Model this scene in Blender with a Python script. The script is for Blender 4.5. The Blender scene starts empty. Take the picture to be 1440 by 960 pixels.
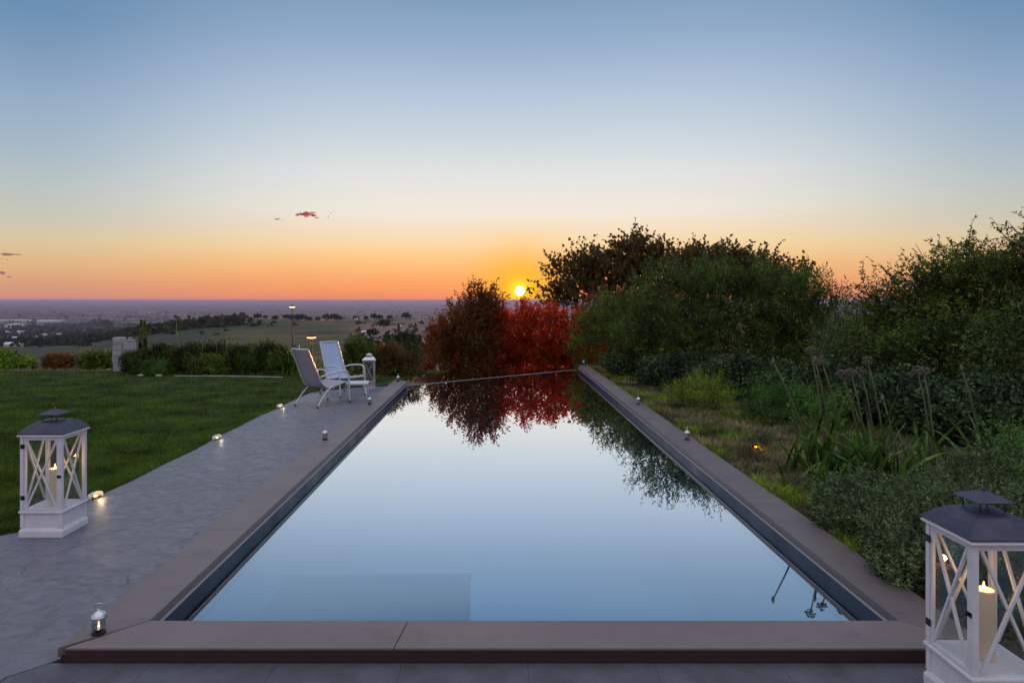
import bpy, math, random
import numpy as np
from mathutils import Vector, Matrix

R = math.radians
rnd = random.Random(7)
sc = bpy.context.scene
COL = sc.collection

# ------------------------------------------------------------------ camera
F = 960.0                       # focal length in photo pixels (1440 wide)
VX, VY = 696.0, 422.0           # vanishing point of the pool axis
H = 1.5
cam_d = bpy.data.cameras.new('camera')
cam = bpy.data.objects.new('camera', cam_d)
COL.objects.link(cam)
cam.location = (0, 0, H)
cam.rotation_euler = (R(90), 0, 0)
cam_d.sensor_width = 36.0
cam_d.lens = 36.0 * F / 1440.0
cam_d.shift_x = (720 - VX) / 1440.0
cam_d.shift_y = -(480 - VY) / 1440.0
cam_d.clip_start = 0.05
cam_d.clip_end = 200000
sc.camera = cam

def P(px, py, Y):
    """world point seen at photo pixel px,py at depth Y"""
    return Vector(((px - VX) / F * Y, Y, H - (py - VY) / F * Y))

# ------------------------------------------------------------------ view, sampling
sc.view_settings.view_transform = 'Standard'
sc.view_settings.look = 'None'
sc.view_settings.exposure = 0.0
sc.view_settings.gamma = 1.0
sc.view_settings.use_curve_mapping = False
cy = sc.cycles
cy.max_bounces = 8
cy.diffuse_bounces = 3
cy.glossy_bounces = 4
cy.transmission_bounces = 6
cy.transparent_max_bounces = 24
cy.volume_bounces = 0
cy.caustics_reflective = False
cy.caustics_refractive = False
cy.sample_clamp_indirect = 4.0

# ------------------------------------------------------------------ world
SUN_EL, SUN_AZ = R(0.78), math.atan((731 - VX) / F)     # azimuth from +Y towards +X
SUN_DIR = Vector((math.sin(SUN_AZ) * math.cos(SUN_EL), math.cos(SUN_AZ) * math.cos(SUN_EL), math.sin(SUN_EL)))

def lin(c):
    return tuple((v / 255.0 / 12.92) if v / 255.0 <= 0.04045 else ((v / 255.0 + 0.055) / 1.055) ** 2.4 for v in c)

class NT:
    def __init__(s, tree):
        s.t = tree; s.n = tree.nodes; s.l = tree.links
    def node(s, kind, **kw):
        n = s.n.new(kind)
        for k, v in kw.items(): setattr(n, k, v)
        return n
    def put(s, sock, v):
        if isinstance(v, bpy.types.NodeSocket): s.l.new(v, sock)
        elif v is not None:
            if hasattr(sock, 'default_value'):
                try: sock.default_value = v
                except Exception:
                    sock.default_value = (*v, 1.0)
    def math(s, op, a, b=None, c=None, clamp=False):
        n = s.node('ShaderNodeMath', operation=op, use_clamp=clamp)
        for i, v in enumerate((a, b, c)):
            if v is not None: s.put(n.inputs[i], v)
        return n.outputs[0]
    def vmath(s, op, a, b=None):
        n = s.node('ShaderNodeVectorMath', operation=op)
        s.put(n.inputs[0], a)
        if b is not None: s.put(n.inputs[1], b)
        return n.outputs['Value'] if op in ('DOT_PRODUCT', 'LENGTH', 'DISTANCE') else n.outputs[0]
    def mix(s, f, a, b, blend='MIX'):
        n = s.node('ShaderNodeMix', data_type='RGBA', blend_type=blend)
        s.put(n.inputs[0], f); s.put(n.inputs[6], a); s.put(n.inputs[7], b)
        return n.outputs[2]
    def ramp(s, f, stops, interp='LINEAR'):
        n = s.node('ShaderNodeValToRGB'); cr = n.color_ramp; cr.interpolation = interp
        while len(cr.elements) < len(stops): cr.elements.new(0.5)
        for e, (p, c) in zip(cr.elements, stops):
            e.position = p; e.color = (*c, 1.0) if len(c) == 3 else c
        s.put(n.inputs[0], f)
        return n.outputs[0]
    def mapr(s, v, a, b, c, d, smooth=False):
        n = s.node('ShaderNodeMapRange')
        if smooth: n.interpolation_type = 'SMOOTHSTEP'
        s.put(n.inputs[0], v)
        for i, x in enumerate((a, b, c, d)): n.inputs[i + 1].default_value = x
        return n.outputs[0]
    def noise(s, vec, scale, detail=3.0, rough=0.5, dist=0.0):
        n = s.node('ShaderNodeTexNoise')
        if vec is not None: s.put(n.inputs['Vector'], vec)
        n.inputs['Scale'].default_value = scale; n.inputs['Detail'].default_value = detail
        n.inputs['Roughness'].default_value = rough; n.inputs['Distortion'].default_value = dist
        return n.outputs[0]

w = bpy.data.worlds.new('World'); sc.world = w; w.use_nodes = True
W = NT(w.node_tree); W.n.clear()
tc = W.node('ShaderNodeTexCoord').outputs['Generated']
dirn = W.vmath('NORMALIZE', tc)
sep = W.node('ShaderNodeSeparateXYZ'); W.put(sep.inputs[0], dirn)
zc = sep.outputs[2]
zpos = W.math('MULTIPLY', zc, 2.0, clamp=True)            # ramp runs over sin(elev) 0..0.5
def zs(y): t = (VY - y) / F; return min(1.0, 2 * t / math.sqrt(1 + t * t))
def zf(y): t = (VY - y) / F / 1.235; return min(1.0, 2 * t / math.sqrt(1 + t * t))
near = W.ramp(zpos, [(0.0, lin((238, 140, 112))), (zs(412), lin((246, 150, 102))), (zs(395), lin((252, 168, 106))), (zs(370), lin((254, 196, 130))),
                     (zs(345), lin((252, 218, 168))), (zs(300), lin((243, 234, 221))), (zs(250), lin((229, 231, 229))), (zs(200), lin((207, 218, 226))),
                     (zs(130), lin((182, 199, 221))), (zs(60), lin((150, 176, 204))), (zs(0), lin((129, 161, 192))), (zs(-30), lin((104, 143, 182))), (1.0, lin((90, 126, 168)))])
far = W.ramp(zpos, [(0.0, lin((200, 142, 140))), (zf(414), lin((214, 150, 130))), (zf(400), lin((219, 158, 126))), (zf(370), lin((227, 182, 134))),
                    (zf(335), lin((222, 200, 162))), (zf(300), lin((202, 200, 185))), (zf(250), lin((186, 196, 198))), (zf(200), lin((168, 187, 201))),
                    (zf(130), lin((150, 174, 200))), (zf(60), lin((126, 157, 189))), (zf(0), lin((108, 145, 181))), (1.0, lin((86, 122, 164)))])
back = W.ramp(zpos, [(0.0, lin((150, 140, 160))), (0.12, lin((205, 172, 180))), (0.35, lin((212, 186, 196))),
                     (0.7, lin((192, 188, 208))), (1.0, lin((168, 180, 208)))])
sun_h = Vector((math.sin(SUN_AZ), math.cos(SUN_AZ), 0))
hor = W.node('ShaderNodeCombineXYZ'); W.put(hor.inputs[0], sep.outputs[0]); W.put(hor.inputs[1], sep.outputs[1])
hdot = W.vmath('DOT_PRODUCT', W.vmath('NORMALIZE', hor.outputs[0]), tuple(sun_h))
f_far = W.mapr(hdot, 0.995, 0.80, 0.0, 1.0, True)
f_back = W.mapr(hdot, 0.55, -0.6, 0.0, 1.0, True)
skyc = W.mix(f_back, W.mix(f_far, near, far), back)
zen = W.mapr(zc, 0.46, 0.85, 0.0, 1.0, True)
skyc = W.mix(zen, skyc, (0.80, 0.80, 0.92))
sd = W.vmath('DOT_PRODUCT', dirn, tuple(SUN_DIR))
ang = W.math('ARCCOSINE', W.math('MINIMUM', sd, 0.9999999))
# golden aureole round the sun
g1 = W.math('EXPONENT', W.math('MULTIPLY', W.math('POWER', W.math('DIVIDE', ang, 0.058), 2.0), -1.0))
skyc = W.mix(W.math('MULTIPLY', g1, 0.94), skyc, lin((255, 186, 6)))
g2 = W.math('EXPONENT', W.math('MULTIPLY', W.math('POWER', W.math('DIVIDE', ang, 0.015), 2.0), -1.0))
skyc = W.mix(W.math('MULTIPLY', g2, 0.9), skyc, (1.5, 1.0, 0.06))
disc = W.mapr(ang, 0.0072, 0.0062, 0.0, 1.0, True)
skyc = W.mix(disc, skyc, (5.0, 4.4, 3.4))
# physical sky adds a little of its own gradient
ns = W.node('ShaderNodeTexSky', sky_type='NISHITA'); ns.sun_disc = False
ns.sun_elevation = SUN_EL; ns.sun_rotation = SUN_AZ; ns.altitude = 200
bg1 = W.node('ShaderNodeBackground'); W.put(bg1.inputs[0], skyc); bg1.inputs[1].default_value = 0.97
bg2 = W.node('ShaderNodeBackground'); W.put(bg2.inputs[0], ns.outputs[0]); bg2.inputs[1].default_value = 0.004
add = W.node('ShaderNodeAddShader'); W.l.new(bg1.outputs[0], add.inputs[0]); W.l.new(bg2.outputs[0], add.inputs[1])
wo = W.node('ShaderNodeOutputWorld'); W.l.new(add.outputs[0], wo.inputs[0])

# ------------------------------------------------------------------ sun
sl = bpy.data.lights.new('sun', 'SUN'); so = bpy.data.objects.new('sun', sl); COL.objects.link(so)
sl.energy = 1.8; sl.angle = R(0.5); sl.color = (1.0, 0.36, 0.12)
so.rotation_euler = (-SUN_DIR).to_track_quat('-Z', 'Y').to_euler()
so.location = (0, -10, 30)

# ------------------------------------------------------------------ mesh helpers
class MB:
    def __init__(s): s.v = []; s.f = []; s.m = []; s.sm = []
    def add(s, vs, fs, mi=0, smooth=False):
        o = len(s.v); s.v += [tuple(x) for x in vs]
        for f in fs: s.f.append(tuple(i + o for i in f)); s.m.append(mi); s.sm.append(smooth)
    def box(s, x0, x1, y0, y1, z0, z1, mi=0):
        s.add([(x0, y0, z0), (x1, y0, z0), (x1, y1, z0), (x0, y1, z0), (x0, y0, z1), (x1, y0, z1), (x1, y1, z1), (x0, y1, z1)],
              [(0, 3, 2, 1), (4, 5, 6, 7), (0, 1, 5, 4), (1, 2, 6, 5), (2, 3, 7, 6), (3, 0, 4, 7)], mi)
    def bar(s, a, b, wx, wy, mi=0, up=(0, 0, 1)):
        a = Vector(a); b = Vector(b); d = (b - a).normalized(); u = Vector(up)
        x = d.cross(u)
        if x.length < 1e-4: x = d.cross(Vector((1, 0, 0)))
        x.normalize(); y = x.cross(d).normalized()
        x *= wx / 2; y *= wy / 2
        s.add([a - x - y, a + x - y, a + x + y, a - x + y, b - x - y, b + x - y, b + x + y, b - x + y],
              [(0, 3, 2, 1), (4, 5, 6, 7), (0, 1, 5, 4), (1, 2, 6, 5), (2, 3, 7, 6), (3, 0, 4, 7)], mi)
    def tube(s, pts, rad, n=8, mi=0, caps=True):
        pts = [Vector(p) for p in pts]
        if not hasattr(rad, '__len__'): rad = [rad] * len(pts)
        ref = Vector((0.13, 0.21, 0.97)); vs = []; fs = []
        for i, p in enumerate(pts):
            d = (pts[min(i + 1, len(pts) - 1)] - pts[max(i - 1, 0)]).normalized()
            x = d.cross(ref)
            if x.length < 1e-3: x = d.cross(Vector((1, 0, 0)))
            x.normalize(); y = d.cross(x)
            for k in range(n):
                a = 2 * math.pi * k / n
                vs.append(p + (x * math.cos(a) + y * math.sin(a)) * rad[i])
        for i in range(len(pts) - 1):
            for k in range(n):
                k2 = (k + 1) % n
                fs.append((i * n + k, i * n + k2, (i + 1) * n + k2, (i + 1) * n + k))
        if caps:
            fs.append(tuple(range(n - 1, -1, -1))); fs.append(tuple(range((len(pts) - 1) * n, len(pts) * n)))
        s.add(vs, fs, mi, True)
    def lathe(s, prof, n=20, mi=0, c=(0, 0, 0)):
        vs = []; fs = []
        for (r, z) in prof:
            for k in range(n):
                a = 2 * math.pi * k / n
                vs.append((c[0] + r * math.cos(a), c[1] + r * math.sin(a), c[2] + z))
        for i in range(len(prof) - 1):
            for k in range(n):
                k2 = (k + 1) % n
                fs.append((i * n + k, i * n + k2, (i + 1) * n + k2, (i + 1) * n + k))
        fs.append(tuple(range(n - 1, -1, -1))); fs.append(tuple(range((len(prof) - 1) * n, len(prof) * n)))
        s.add(vs, fs, mi, True)
    def squares(s, prof, mi=0, c=(0, 0)):
        """stack of square rings (half width, z), capped"""
        vs = []; fs = []
        for (h, z) in prof:
            vs += [(c[0] - h, c[1] - h, z), (c[0] + h, c[1] - h, z), (c[0] + h, c[1] + h, z), (c[0] - h, c[1] + h, z)]
        for i in range(len(prof) - 1):
            for k in range(4):
                k2 = (k + 1) % 4
                fs.append((i * 4 + k, i * 4 + k2, (i + 1) * 4 + k2, (i + 1) * 4 + k))
        fs.append((3, 2, 1, 0)); n = 4 * (len(prof) - 1); fs.append((n, n + 1, n + 2, n + 3))
        s.add(vs, fs, mi)
    def build(s, name, mats, parent=None, bevel=0.0, loc=None):
        me = bpy.data.meshes.new(name)
        me.from_pydata(s.v, [], s.f)
        if not isinstance(mats, (list, tuple)): mats = [mats]
        for m in mats: me.materials.append(m)
        me.polygons.foreach_set('material_index', s.m)
        me.polygons.foreach_set('use_smooth', s.sm)
        me.update()
        o = bpy.data.objects.new(name, me); COL.objects.link(o)
        if parent: o.parent = parent
        if loc is not None: o.location = loc
        if bevel > 0:
            b = o.modifiers.new('bevel', 'BEVEL'); b.width = bevel; b.segments = 2; b.limit_method = 'ANGLE'
        return o

def np_quads(name, V, mats, parent=None, tri=False, mi=None):
    """V: (n,4,3) or (n,3,3) array -> one mesh of loose faces"""
    n, k = V.shape[0], V.shape[1]
    me = bpy.data.meshes.new(name)
    me.vertices.add(n * k); me.loops.add(n * k); me.polygons.add(n)
    me.vertices.foreach_set('co', V.reshape(-1).astype(np.float32))
    me.loops.foreach_set('vertex_index', np.arange(n * k, dtype=np.int32))
    me.polygons.foreach_set('loop_start', np.arange(0, n * k, k, dtype=np.int32))
    me.polygons.foreach_set('loop_total', np.full(n, k, dtype=np.int32))
    if not isinstance(mats, (list, tuple)): mats = [mats]
    for m in mats: me.materials.append(m)
    if mi is not None: me.polygons.foreach_set('material_index', mi.astype(np.int32))
    me.update(calc_edges=True); me.validate()
    o = bpy.data.objects.new(name, me); COL.objects.link(o)
    if parent: o.parent = parent
    return o

def tag(o, label=None, cat=None, group=None, kind=None):
    if label: o['label'] = label
    if cat: o['category'] = cat
    if group: o['group'] = group
    if kind: o['kind'] = kind
    return o
def empty(name, loc, label, cat, rz=0.0, group=None, scale=1.0):
    o = bpy.data.objects.new(name, None); COL.objects.link(o)
    o.location = loc; o.rotation_euler = (0, 0, rz); o.scale = (scale,) * 3
    o.empty_display_size = 0.1
    return tag(o, label, cat, group)
def copy_tree(o, parent=None):
    c = o.copy(); COL.objects.link(c)
    if parent: c.parent = parent
    for ch in list(o.children): copy_tree(ch, c)
    return c
def point_light(name, loc, watts, color, radius, parent=None):
    l = bpy.data.lights.new(name, 'POINT'); l.energy = watts; l.color = color; l.shadow_soft_size = radius
    o = bpy.data.objects.new(name, l); COL.objects.link(o); o.location = loc
    if parent: o.parent = parent
    return o

# ------------------------------------------------------------------ materials
def mat(name):
    m = bpy.data.materials.new(name); m.use_nodes = True
    t = NT(m.node_tree)
    return m, t, t.n['Principled BSDF']
def setp(b, **kw):
    for k, v in kw.items():
        s = b.inputs[k.replace('_', ' ')]
        try: s.default_value = v
        except Exception: s.default_value = (*v, 1.0)
def simple(name, col, rough=0.5, metal=0.0, var=0.0, scale=20.0, bump=0.0):
    m, t, b = mat(name); setp(b, Base_Color=col, Roughness=rough, Metallic=metal)
    co = t.node('ShaderNodeTexCoord').outputs['Object']
    if var > 0:
        n = t.noise(co, scale, 4.0, 0.6)
        dark = tuple(c * (1 - var) for c in col); lite = tuple(min(1, c * (1 + var * 0.6)) for c in col)
        t.put(b.inputs['Base Color'], t.ramp(n, [(0.3, dark), (0.7, lite)]))
        t.put(b.inputs['Roughness'], t.mapr(n, 0.3, 0.7, min(1, rough + 0.1), max(0.02, rough - 0.08)))
    if bump > 0:
        bn = t.node('ShaderNodeBump'); bn.inputs['Strength'].default_value = bump; bn.inputs['Distance'].default_value = 0.01
        t.put(bn.inputs['Height'], t.noise(co, scale * 3, 5.0, 0.65)); t.put(b.inputs['Normal'], bn.outputs[0])
    return m
def emit(name, col, strength):
    m = bpy.data.materials.new(name); m.use_nodes = True; t = NT(m.node_tree); t.n.clear()
    e = t.node('ShaderNodeEmission'); e.inputs[0].default_value = (*col, 1); e.inputs[1].default_value = strength
    o = t.node('ShaderNodeOutputMaterial'); t.l.new(e.outputs[0], o.inputs[0]); return m
LK = 1.65
def leafm(name, cols, trans=0.35, tcol=None, rough=0.5, spec=0.3, bl=.45, clump=2.6, lo=.16, hi=2.15):
    """leaf colours vary from leaf to leaf; thin leaves let light through"""
    m = bpy.data.materials.new(name); m.use_nodes = True; t = NT(m.node_tree); b = t.n['Principled BSDF']
    rp = t.node('ShaderNodeNewGeometry').outputs['Random Per Island']
    cols = [(cc[0] * LK * 1.0, cc[1] * LK * 1.08, cc[2] * LK * bl) for cc in cols]; n = len(cols); c = t.ramp(rp, [((i + 0.5) / n, cc) for i, cc in enumerate(cols)])
    co = t.node('ShaderNodeTexCoord').outputs['Object']
    cl = t.mapr(t.noise(co, clump, 3, 0.65), 0.36, 0.64, lo, hi)
    c = t.mix(1.0, c, cl, 'MULTIPLY')
    t.put(b.inputs['Base Color'], c); setp(b, Roughness=rough); b.inputs['Specular IOR Level'].default_value = spec
    tr = t.node('ShaderNodeBsdfTranslucent')
    t.put(tr.inputs[0], c if tcol is None else t.mix(0.7, c, tcol))
    mx = t.node('ShaderNodeMixShader'); mx.inputs[0].default_value = trans
    t.l.new(b.outputs[0], mx.inputs[1]); t.l.new(tr.outputs[0], mx.inputs[2])
    t.l.new(mx.outputs[0], t.n['Material Output'].inputs[0]); return m

def glassm(name='clear_glass', tint=(0.97, 0.98, 0.98, 1), base=0.035):
    m = bpy.data.materials.new(name); m.use_nodes = True; t = NT(m.node_tree); t.n.clear()
    tr = t.node('ShaderNodeBsdfTransparent'); tr.inputs[0].default_value = tint
    gl = t.node('ShaderNodeBsdfGlossy'); gl.inputs['Roughness'].default_value = 0.03
    fr = t.node('ShaderNodeLayerWeight'); fr.inputs[0].default_value = 0.5
    mx = t.node('ShaderNodeMixShader'); t.put(mx.inputs[0], t.math('MULTIPLY_ADD', t.math('POWER', fr.outputs['Facing'], 5.0), 0.9, base))
    t.l.new(tr.outputs[0], mx.inputs[1]); t.l.new(gl.outputs[0], mx.inputs[2])
    o = t.node('ShaderNodeOutputMaterial'); t.l.new(mx.outputs[0], o.inputs[0]); return m
M_glass = glassm()
M_jar = glassm('thick_jar_glass', (0.80, 0.83, 0.84, 1), 0.16)

# deck : stamped concrete with cracks
def deckm():
    m, t, b = mat('stamped_concrete')
    co = t.node('ShaderNodeTexCoord').outputs['Object']
    mp = t.node('ShaderNodeMapping'); mp.inputs['Scale'].default_value = (1.0, 1.35, 1.0); t.put(mp.inputs[0], co)
    big = t.noise(mp.outputs[0], 1.1, 5, 0.6); mid = t.noise(mp.outputs[0], 8.0, 8, 0.72, 1.1); fine = t.noise(co, 70, 4, 0.7)
    c = t.ramp(big, [(0.3, (0.172, 0.184, 0.232)), (0.7, (0.225, 0.238, 0.292))])
    c = t.mix(t.mapr(mid, 0.35, 0.62, 0.62, 0.0), c, (0.085, 0.09, 0.112))
    c = t.mix(t.mapr(fine, 0.3, 0.7, 0.30, 0.0), c, (0.08, 0.08, 0.09))
    vo = t.node('ShaderNodeTexVoronoi', feature='DISTANCE_TO_EDGE'); vo.inputs['Scale'].default_value = 0.42
    dist = t.node('ShaderNodeVectorMath', operation='ADD')
    nz = t.node('ShaderNodeTexNoise'); nz.inputs['Scale'].default_value = 3.0; nz.inputs['Detail'].default_value = 6; t.put(nz.inputs[0], co)
    sc_ = t.node('ShaderNodeVectorMath', operation='SCALE'); t.put(sc_.inputs[0], nz.outputs[1]); sc_.inputs['Scale'].default_value = 0.55
    t.put(dist.inputs[0], co); t.put(dist.inputs[1], sc_.outputs[0]); t.put(vo.inputs['Vector'], dist.outputs[0])
    crk = t.math('MULTIPLY', t.mapr(vo.outputs[0], 0.0, 0.004, 1.0, 0.0), t.mapr(t.noise(co, 1.7, 2), 0.52, 0.60, 0.0, 1.0))
    c = t.mix(t.math('MULTIPLY', crk, 0.75), c, (0.035, 0.035, 0.045))
    t.put(b.inputs['Base Color'], c)
    t.put(b.inputs['Roughness'], t.mapr(mid, 0.3, 0.7, 0.52, 0.28))
    h = t.math('ADD', t.math('MULTIPLY', mid, 1.0), t.math('MULTIPLY', fine, 0.08))
    h = t.math('SUBTRACT', h, t.math('MULTIPLY', crk, 0.3))
    bn = t.node('ShaderNodeBump'); bn.inputs['Strength'].default_value = 0.9; bn.inputs['Distance'].default_value = 0.022
    t.put(bn.inputs['Height'], h); t.put(b.inputs['Normal'], bn.outputs[0])
    return m
M_deck = deckm()
M_paver = simple('front_paving', (0.10, 0.10, 0.12), 0.5, 0, 0.35, 6, 0.25)
def copem():
    m, t, b = mat('coping_stone')
    co = t.node('ShaderNodeTexCoord').outputs['Object']
    n1 = t.noise(co, 1.6, 4, 0.6); n2 = t.noise(co, 160, 3, 0.7); n3 = t.noise(co, 9, 4, 0.6)
    c = t.ramp(n1, [(0.3, (0.158, 0.127, 0.125)), (0.7, (0.215, 0.175, 0.166))])
    c = t.mix(t.mapr(n2, 0.35, 0.65, 0.20, 0.0), c, (0.075, 0.062, 0.066))
    c = t.mix(t.mapr(n3, 0.55, 0.75, 0.0, 0.25), c, (0.10, 0.082, 0.086))
    rv = t.mapr(t.node('ShaderNodeObjectInfo').outputs['Random'], 0, 1, .86, 1.14)
    st = t.mapr(t.noise(co, 3.3, 6, .7), .56, .70, 1.0, .72)
    c = t.mix(1.0, c, t.math('MULTIPLY', rv, st), 'MULTIPLY')
    t.put(b.inputs['Base Color'], c); setp(b, Roughness=0.46)
    bn = t.node('ShaderNodeBump'); bn.inputs['Strength'].default_value = 0.25; bn.inputs['Distance'].default_value = 0.004
    t.put(bn.inputs['Height'], n2); t.put(b.inputs['Normal'], bn.outputs[0]); return m
M_cope = copem()
def paintm():
    m, t, b = mat('white_painted_wood'); co = t.node('ShaderNodeTexCoord').outputs['Object']
    mp = t.node('ShaderNodeMapping'); mp.inputs['Scale'].default_value = (1, 1, .12); t.put(mp.inputs[0], co)
    gr = t.noise(mp.outputs[0], 130, 4, .6); big = t.noise(co, 7, 4, .6); chip = t.noise(co, 55, 5, .7)
    c = t.ramp(big, [(.3, (.68, .68, .71)), (.7, (.83, .83, .86))])
    c = t.mix(t.mapr(gr, .35, .7, 0, .22), c, (.42, .40, .40))
    c = t.mix(t.mapr(chip, .66, .70, 0, .8), c, (.22, .17, .13))
    t.put(b.inputs['Base Color'], c); setp(b, Roughness=.5)
    bn = t.node('ShaderNodeBump'); bn.inputs['Strength'].default_value = .35; bn.inputs['Distance'].default_value = .002
    t.put(bn.inputs['Height'], gr); t.put(b.inputs['Normal'], bn.outputs[0]); return m
M_white = paintm()
M_roofmetal = simple('dark_blue_grey_metal', (0.055, 0.058, 0.095), 0.42, 0.3, 0.3, 9, 0.05)
M_blackiron = simple('black_iron', (0.02, 0.02, 0.022), 0.5, 0.6)
M_silver = simple('silver_metal', (0.62, 0.64, 0.67), 0.22, 1.0)
M_tubew = simple('white_tube_metal', (0.66, 0.67, 0.69), 0.32, 0.0)
M_lip = simple('pale_edge_trim', (0.42, 0.42, 0.44), 0.35, 0.2)
M_rubber = simple('grey_rubber_foot', (0.06, 0.06, 0.065), 0.7)
M_bark = simple('bark', (0.07, 0.05, 0.035), 0.85, 0, 0.4, 12, 0.4)
M_stem = simple('green_stem', (0.09, 0.12, 0.04), 0.6, 0, 0.2, 20)
M_paleStone = simple('pale_weathered_stone', (0.40, 0.41, 0.43), 0.8, 0, 0.3, 5, 0.4)
def slingm(name, ca, cb):
    m, t, b = mat(name)
    co = t.node('ShaderNodeTexCoord').outputs['Object']
    n = t.noise(co, 220, 2, 0.5); n2 = t.noise(co, 4, 3, 0.5)
    c = t.mix(t.mapr(n, 0.35, 0.65, 0.22, 0.0), t.ramp(n2, [(0.3, ca), (0.7, cb)]), tuple(v * .5 for v in ca))
    t.put(b.inputs['Base Color'], c); setp(b, Roughness=0.75)
    return m
M_sling = slingm('grey_sling_fabric', (0.36, 0.36, 0.42), (0.42, 0.42, 0.48))
M_sling_sky = slingm('sky_tinted_sling_fabric', (0.42, 0.52, 0.72), (0.48, 0.58, 0.78))  # sky light falling on this chair is painted into the fabric as blue
def waxm():
    m, t, b = mat('ivory_wax'); setp(b, Base_Color=(0.80, 0.68, 0.48), Roughness=0.5)
    b.inputs['Subsurface Weight'].default_value = 0.6
    b.inputs['Subsurface Radius'].default_value = (0.05, 0.025, 0.01); return m
M_wax = waxm()
M_wick = simple('wick', (0.03, 0.025, 0.02), 0.9)
M_flame = emit('flame', (1.0, 0.58, 0.20), 9.0)
M_lens = emit('warm_lamp_lens', (1.0, 0.66, 0.32), 2.2)
M_lens_o = emit('amber_lamp_lens', (1.0, 0.42, 0.06), 3.2)

# ------------------------------------------------------------------ terrain
def sstep(a, b, x):
    t = np.clip((x - a) / (b - a), 0, 1); return t * t * (3 - 2 * t)
_PR = np.array([(0, -.4), (17, -.5), (24, -3.0), (40, -5.5), (60, -7.5), (120, -13), (300, -22.5), (600, -28), (1000, -30.5), (1150, -31.5), (1400, -44), (1900, -80), (3000, -140), (4000, -150), (20000, -165), (70000, -320)])
_PL = np.array([(0, -.4), (17, -.5), (24, -3.5), (40, -7), (60, -10), (120, -17), (300, -28), (500, -41), (650, -48), (800, -57), (1500, -92), (2500, -126), (4000, -150), (20000, -165), (70000, -320)])
def terr(x, y):
    x = np.asarray(x, float); y = np.asarray(y, float)
    r = np.hypot(x, y)
    yy = np.where(y > 1, y, r)
    u = x / np.maximum(yy, 1.0)
    pr = np.interp(yy, _PR[:, 0], _PR[:, 1]); pl = np.interp(yy, _PL[:, 0], _PL[:, 1])
    b = sstep(-0.66, -0.36, u)
    z = pl * (1 - b) + pr * b
    amp = np.interp(yy, [30, 120, 400, 1200, 2500, 4500, 60000], [0, 0.8, 2.2, 3.6, 5.0, 4.0, 4.0])
    nz = (np.sin(x * 0.011 + 1.3) * np.cos(y * 0.0063 + .4) + 0.5 * np.sin(x * 0.031 + y * 0.017) + 0.35 * np.sin(y * 0.041 - x * 0.023 + 2))
    z = z + amp * 0.5 * nz
    pit = (x > -1.78) & (x < 2.0) & (y > 2.9) & (y < 15.6)
    z = np.where(pit, -2.2, z)
    return z

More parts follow.
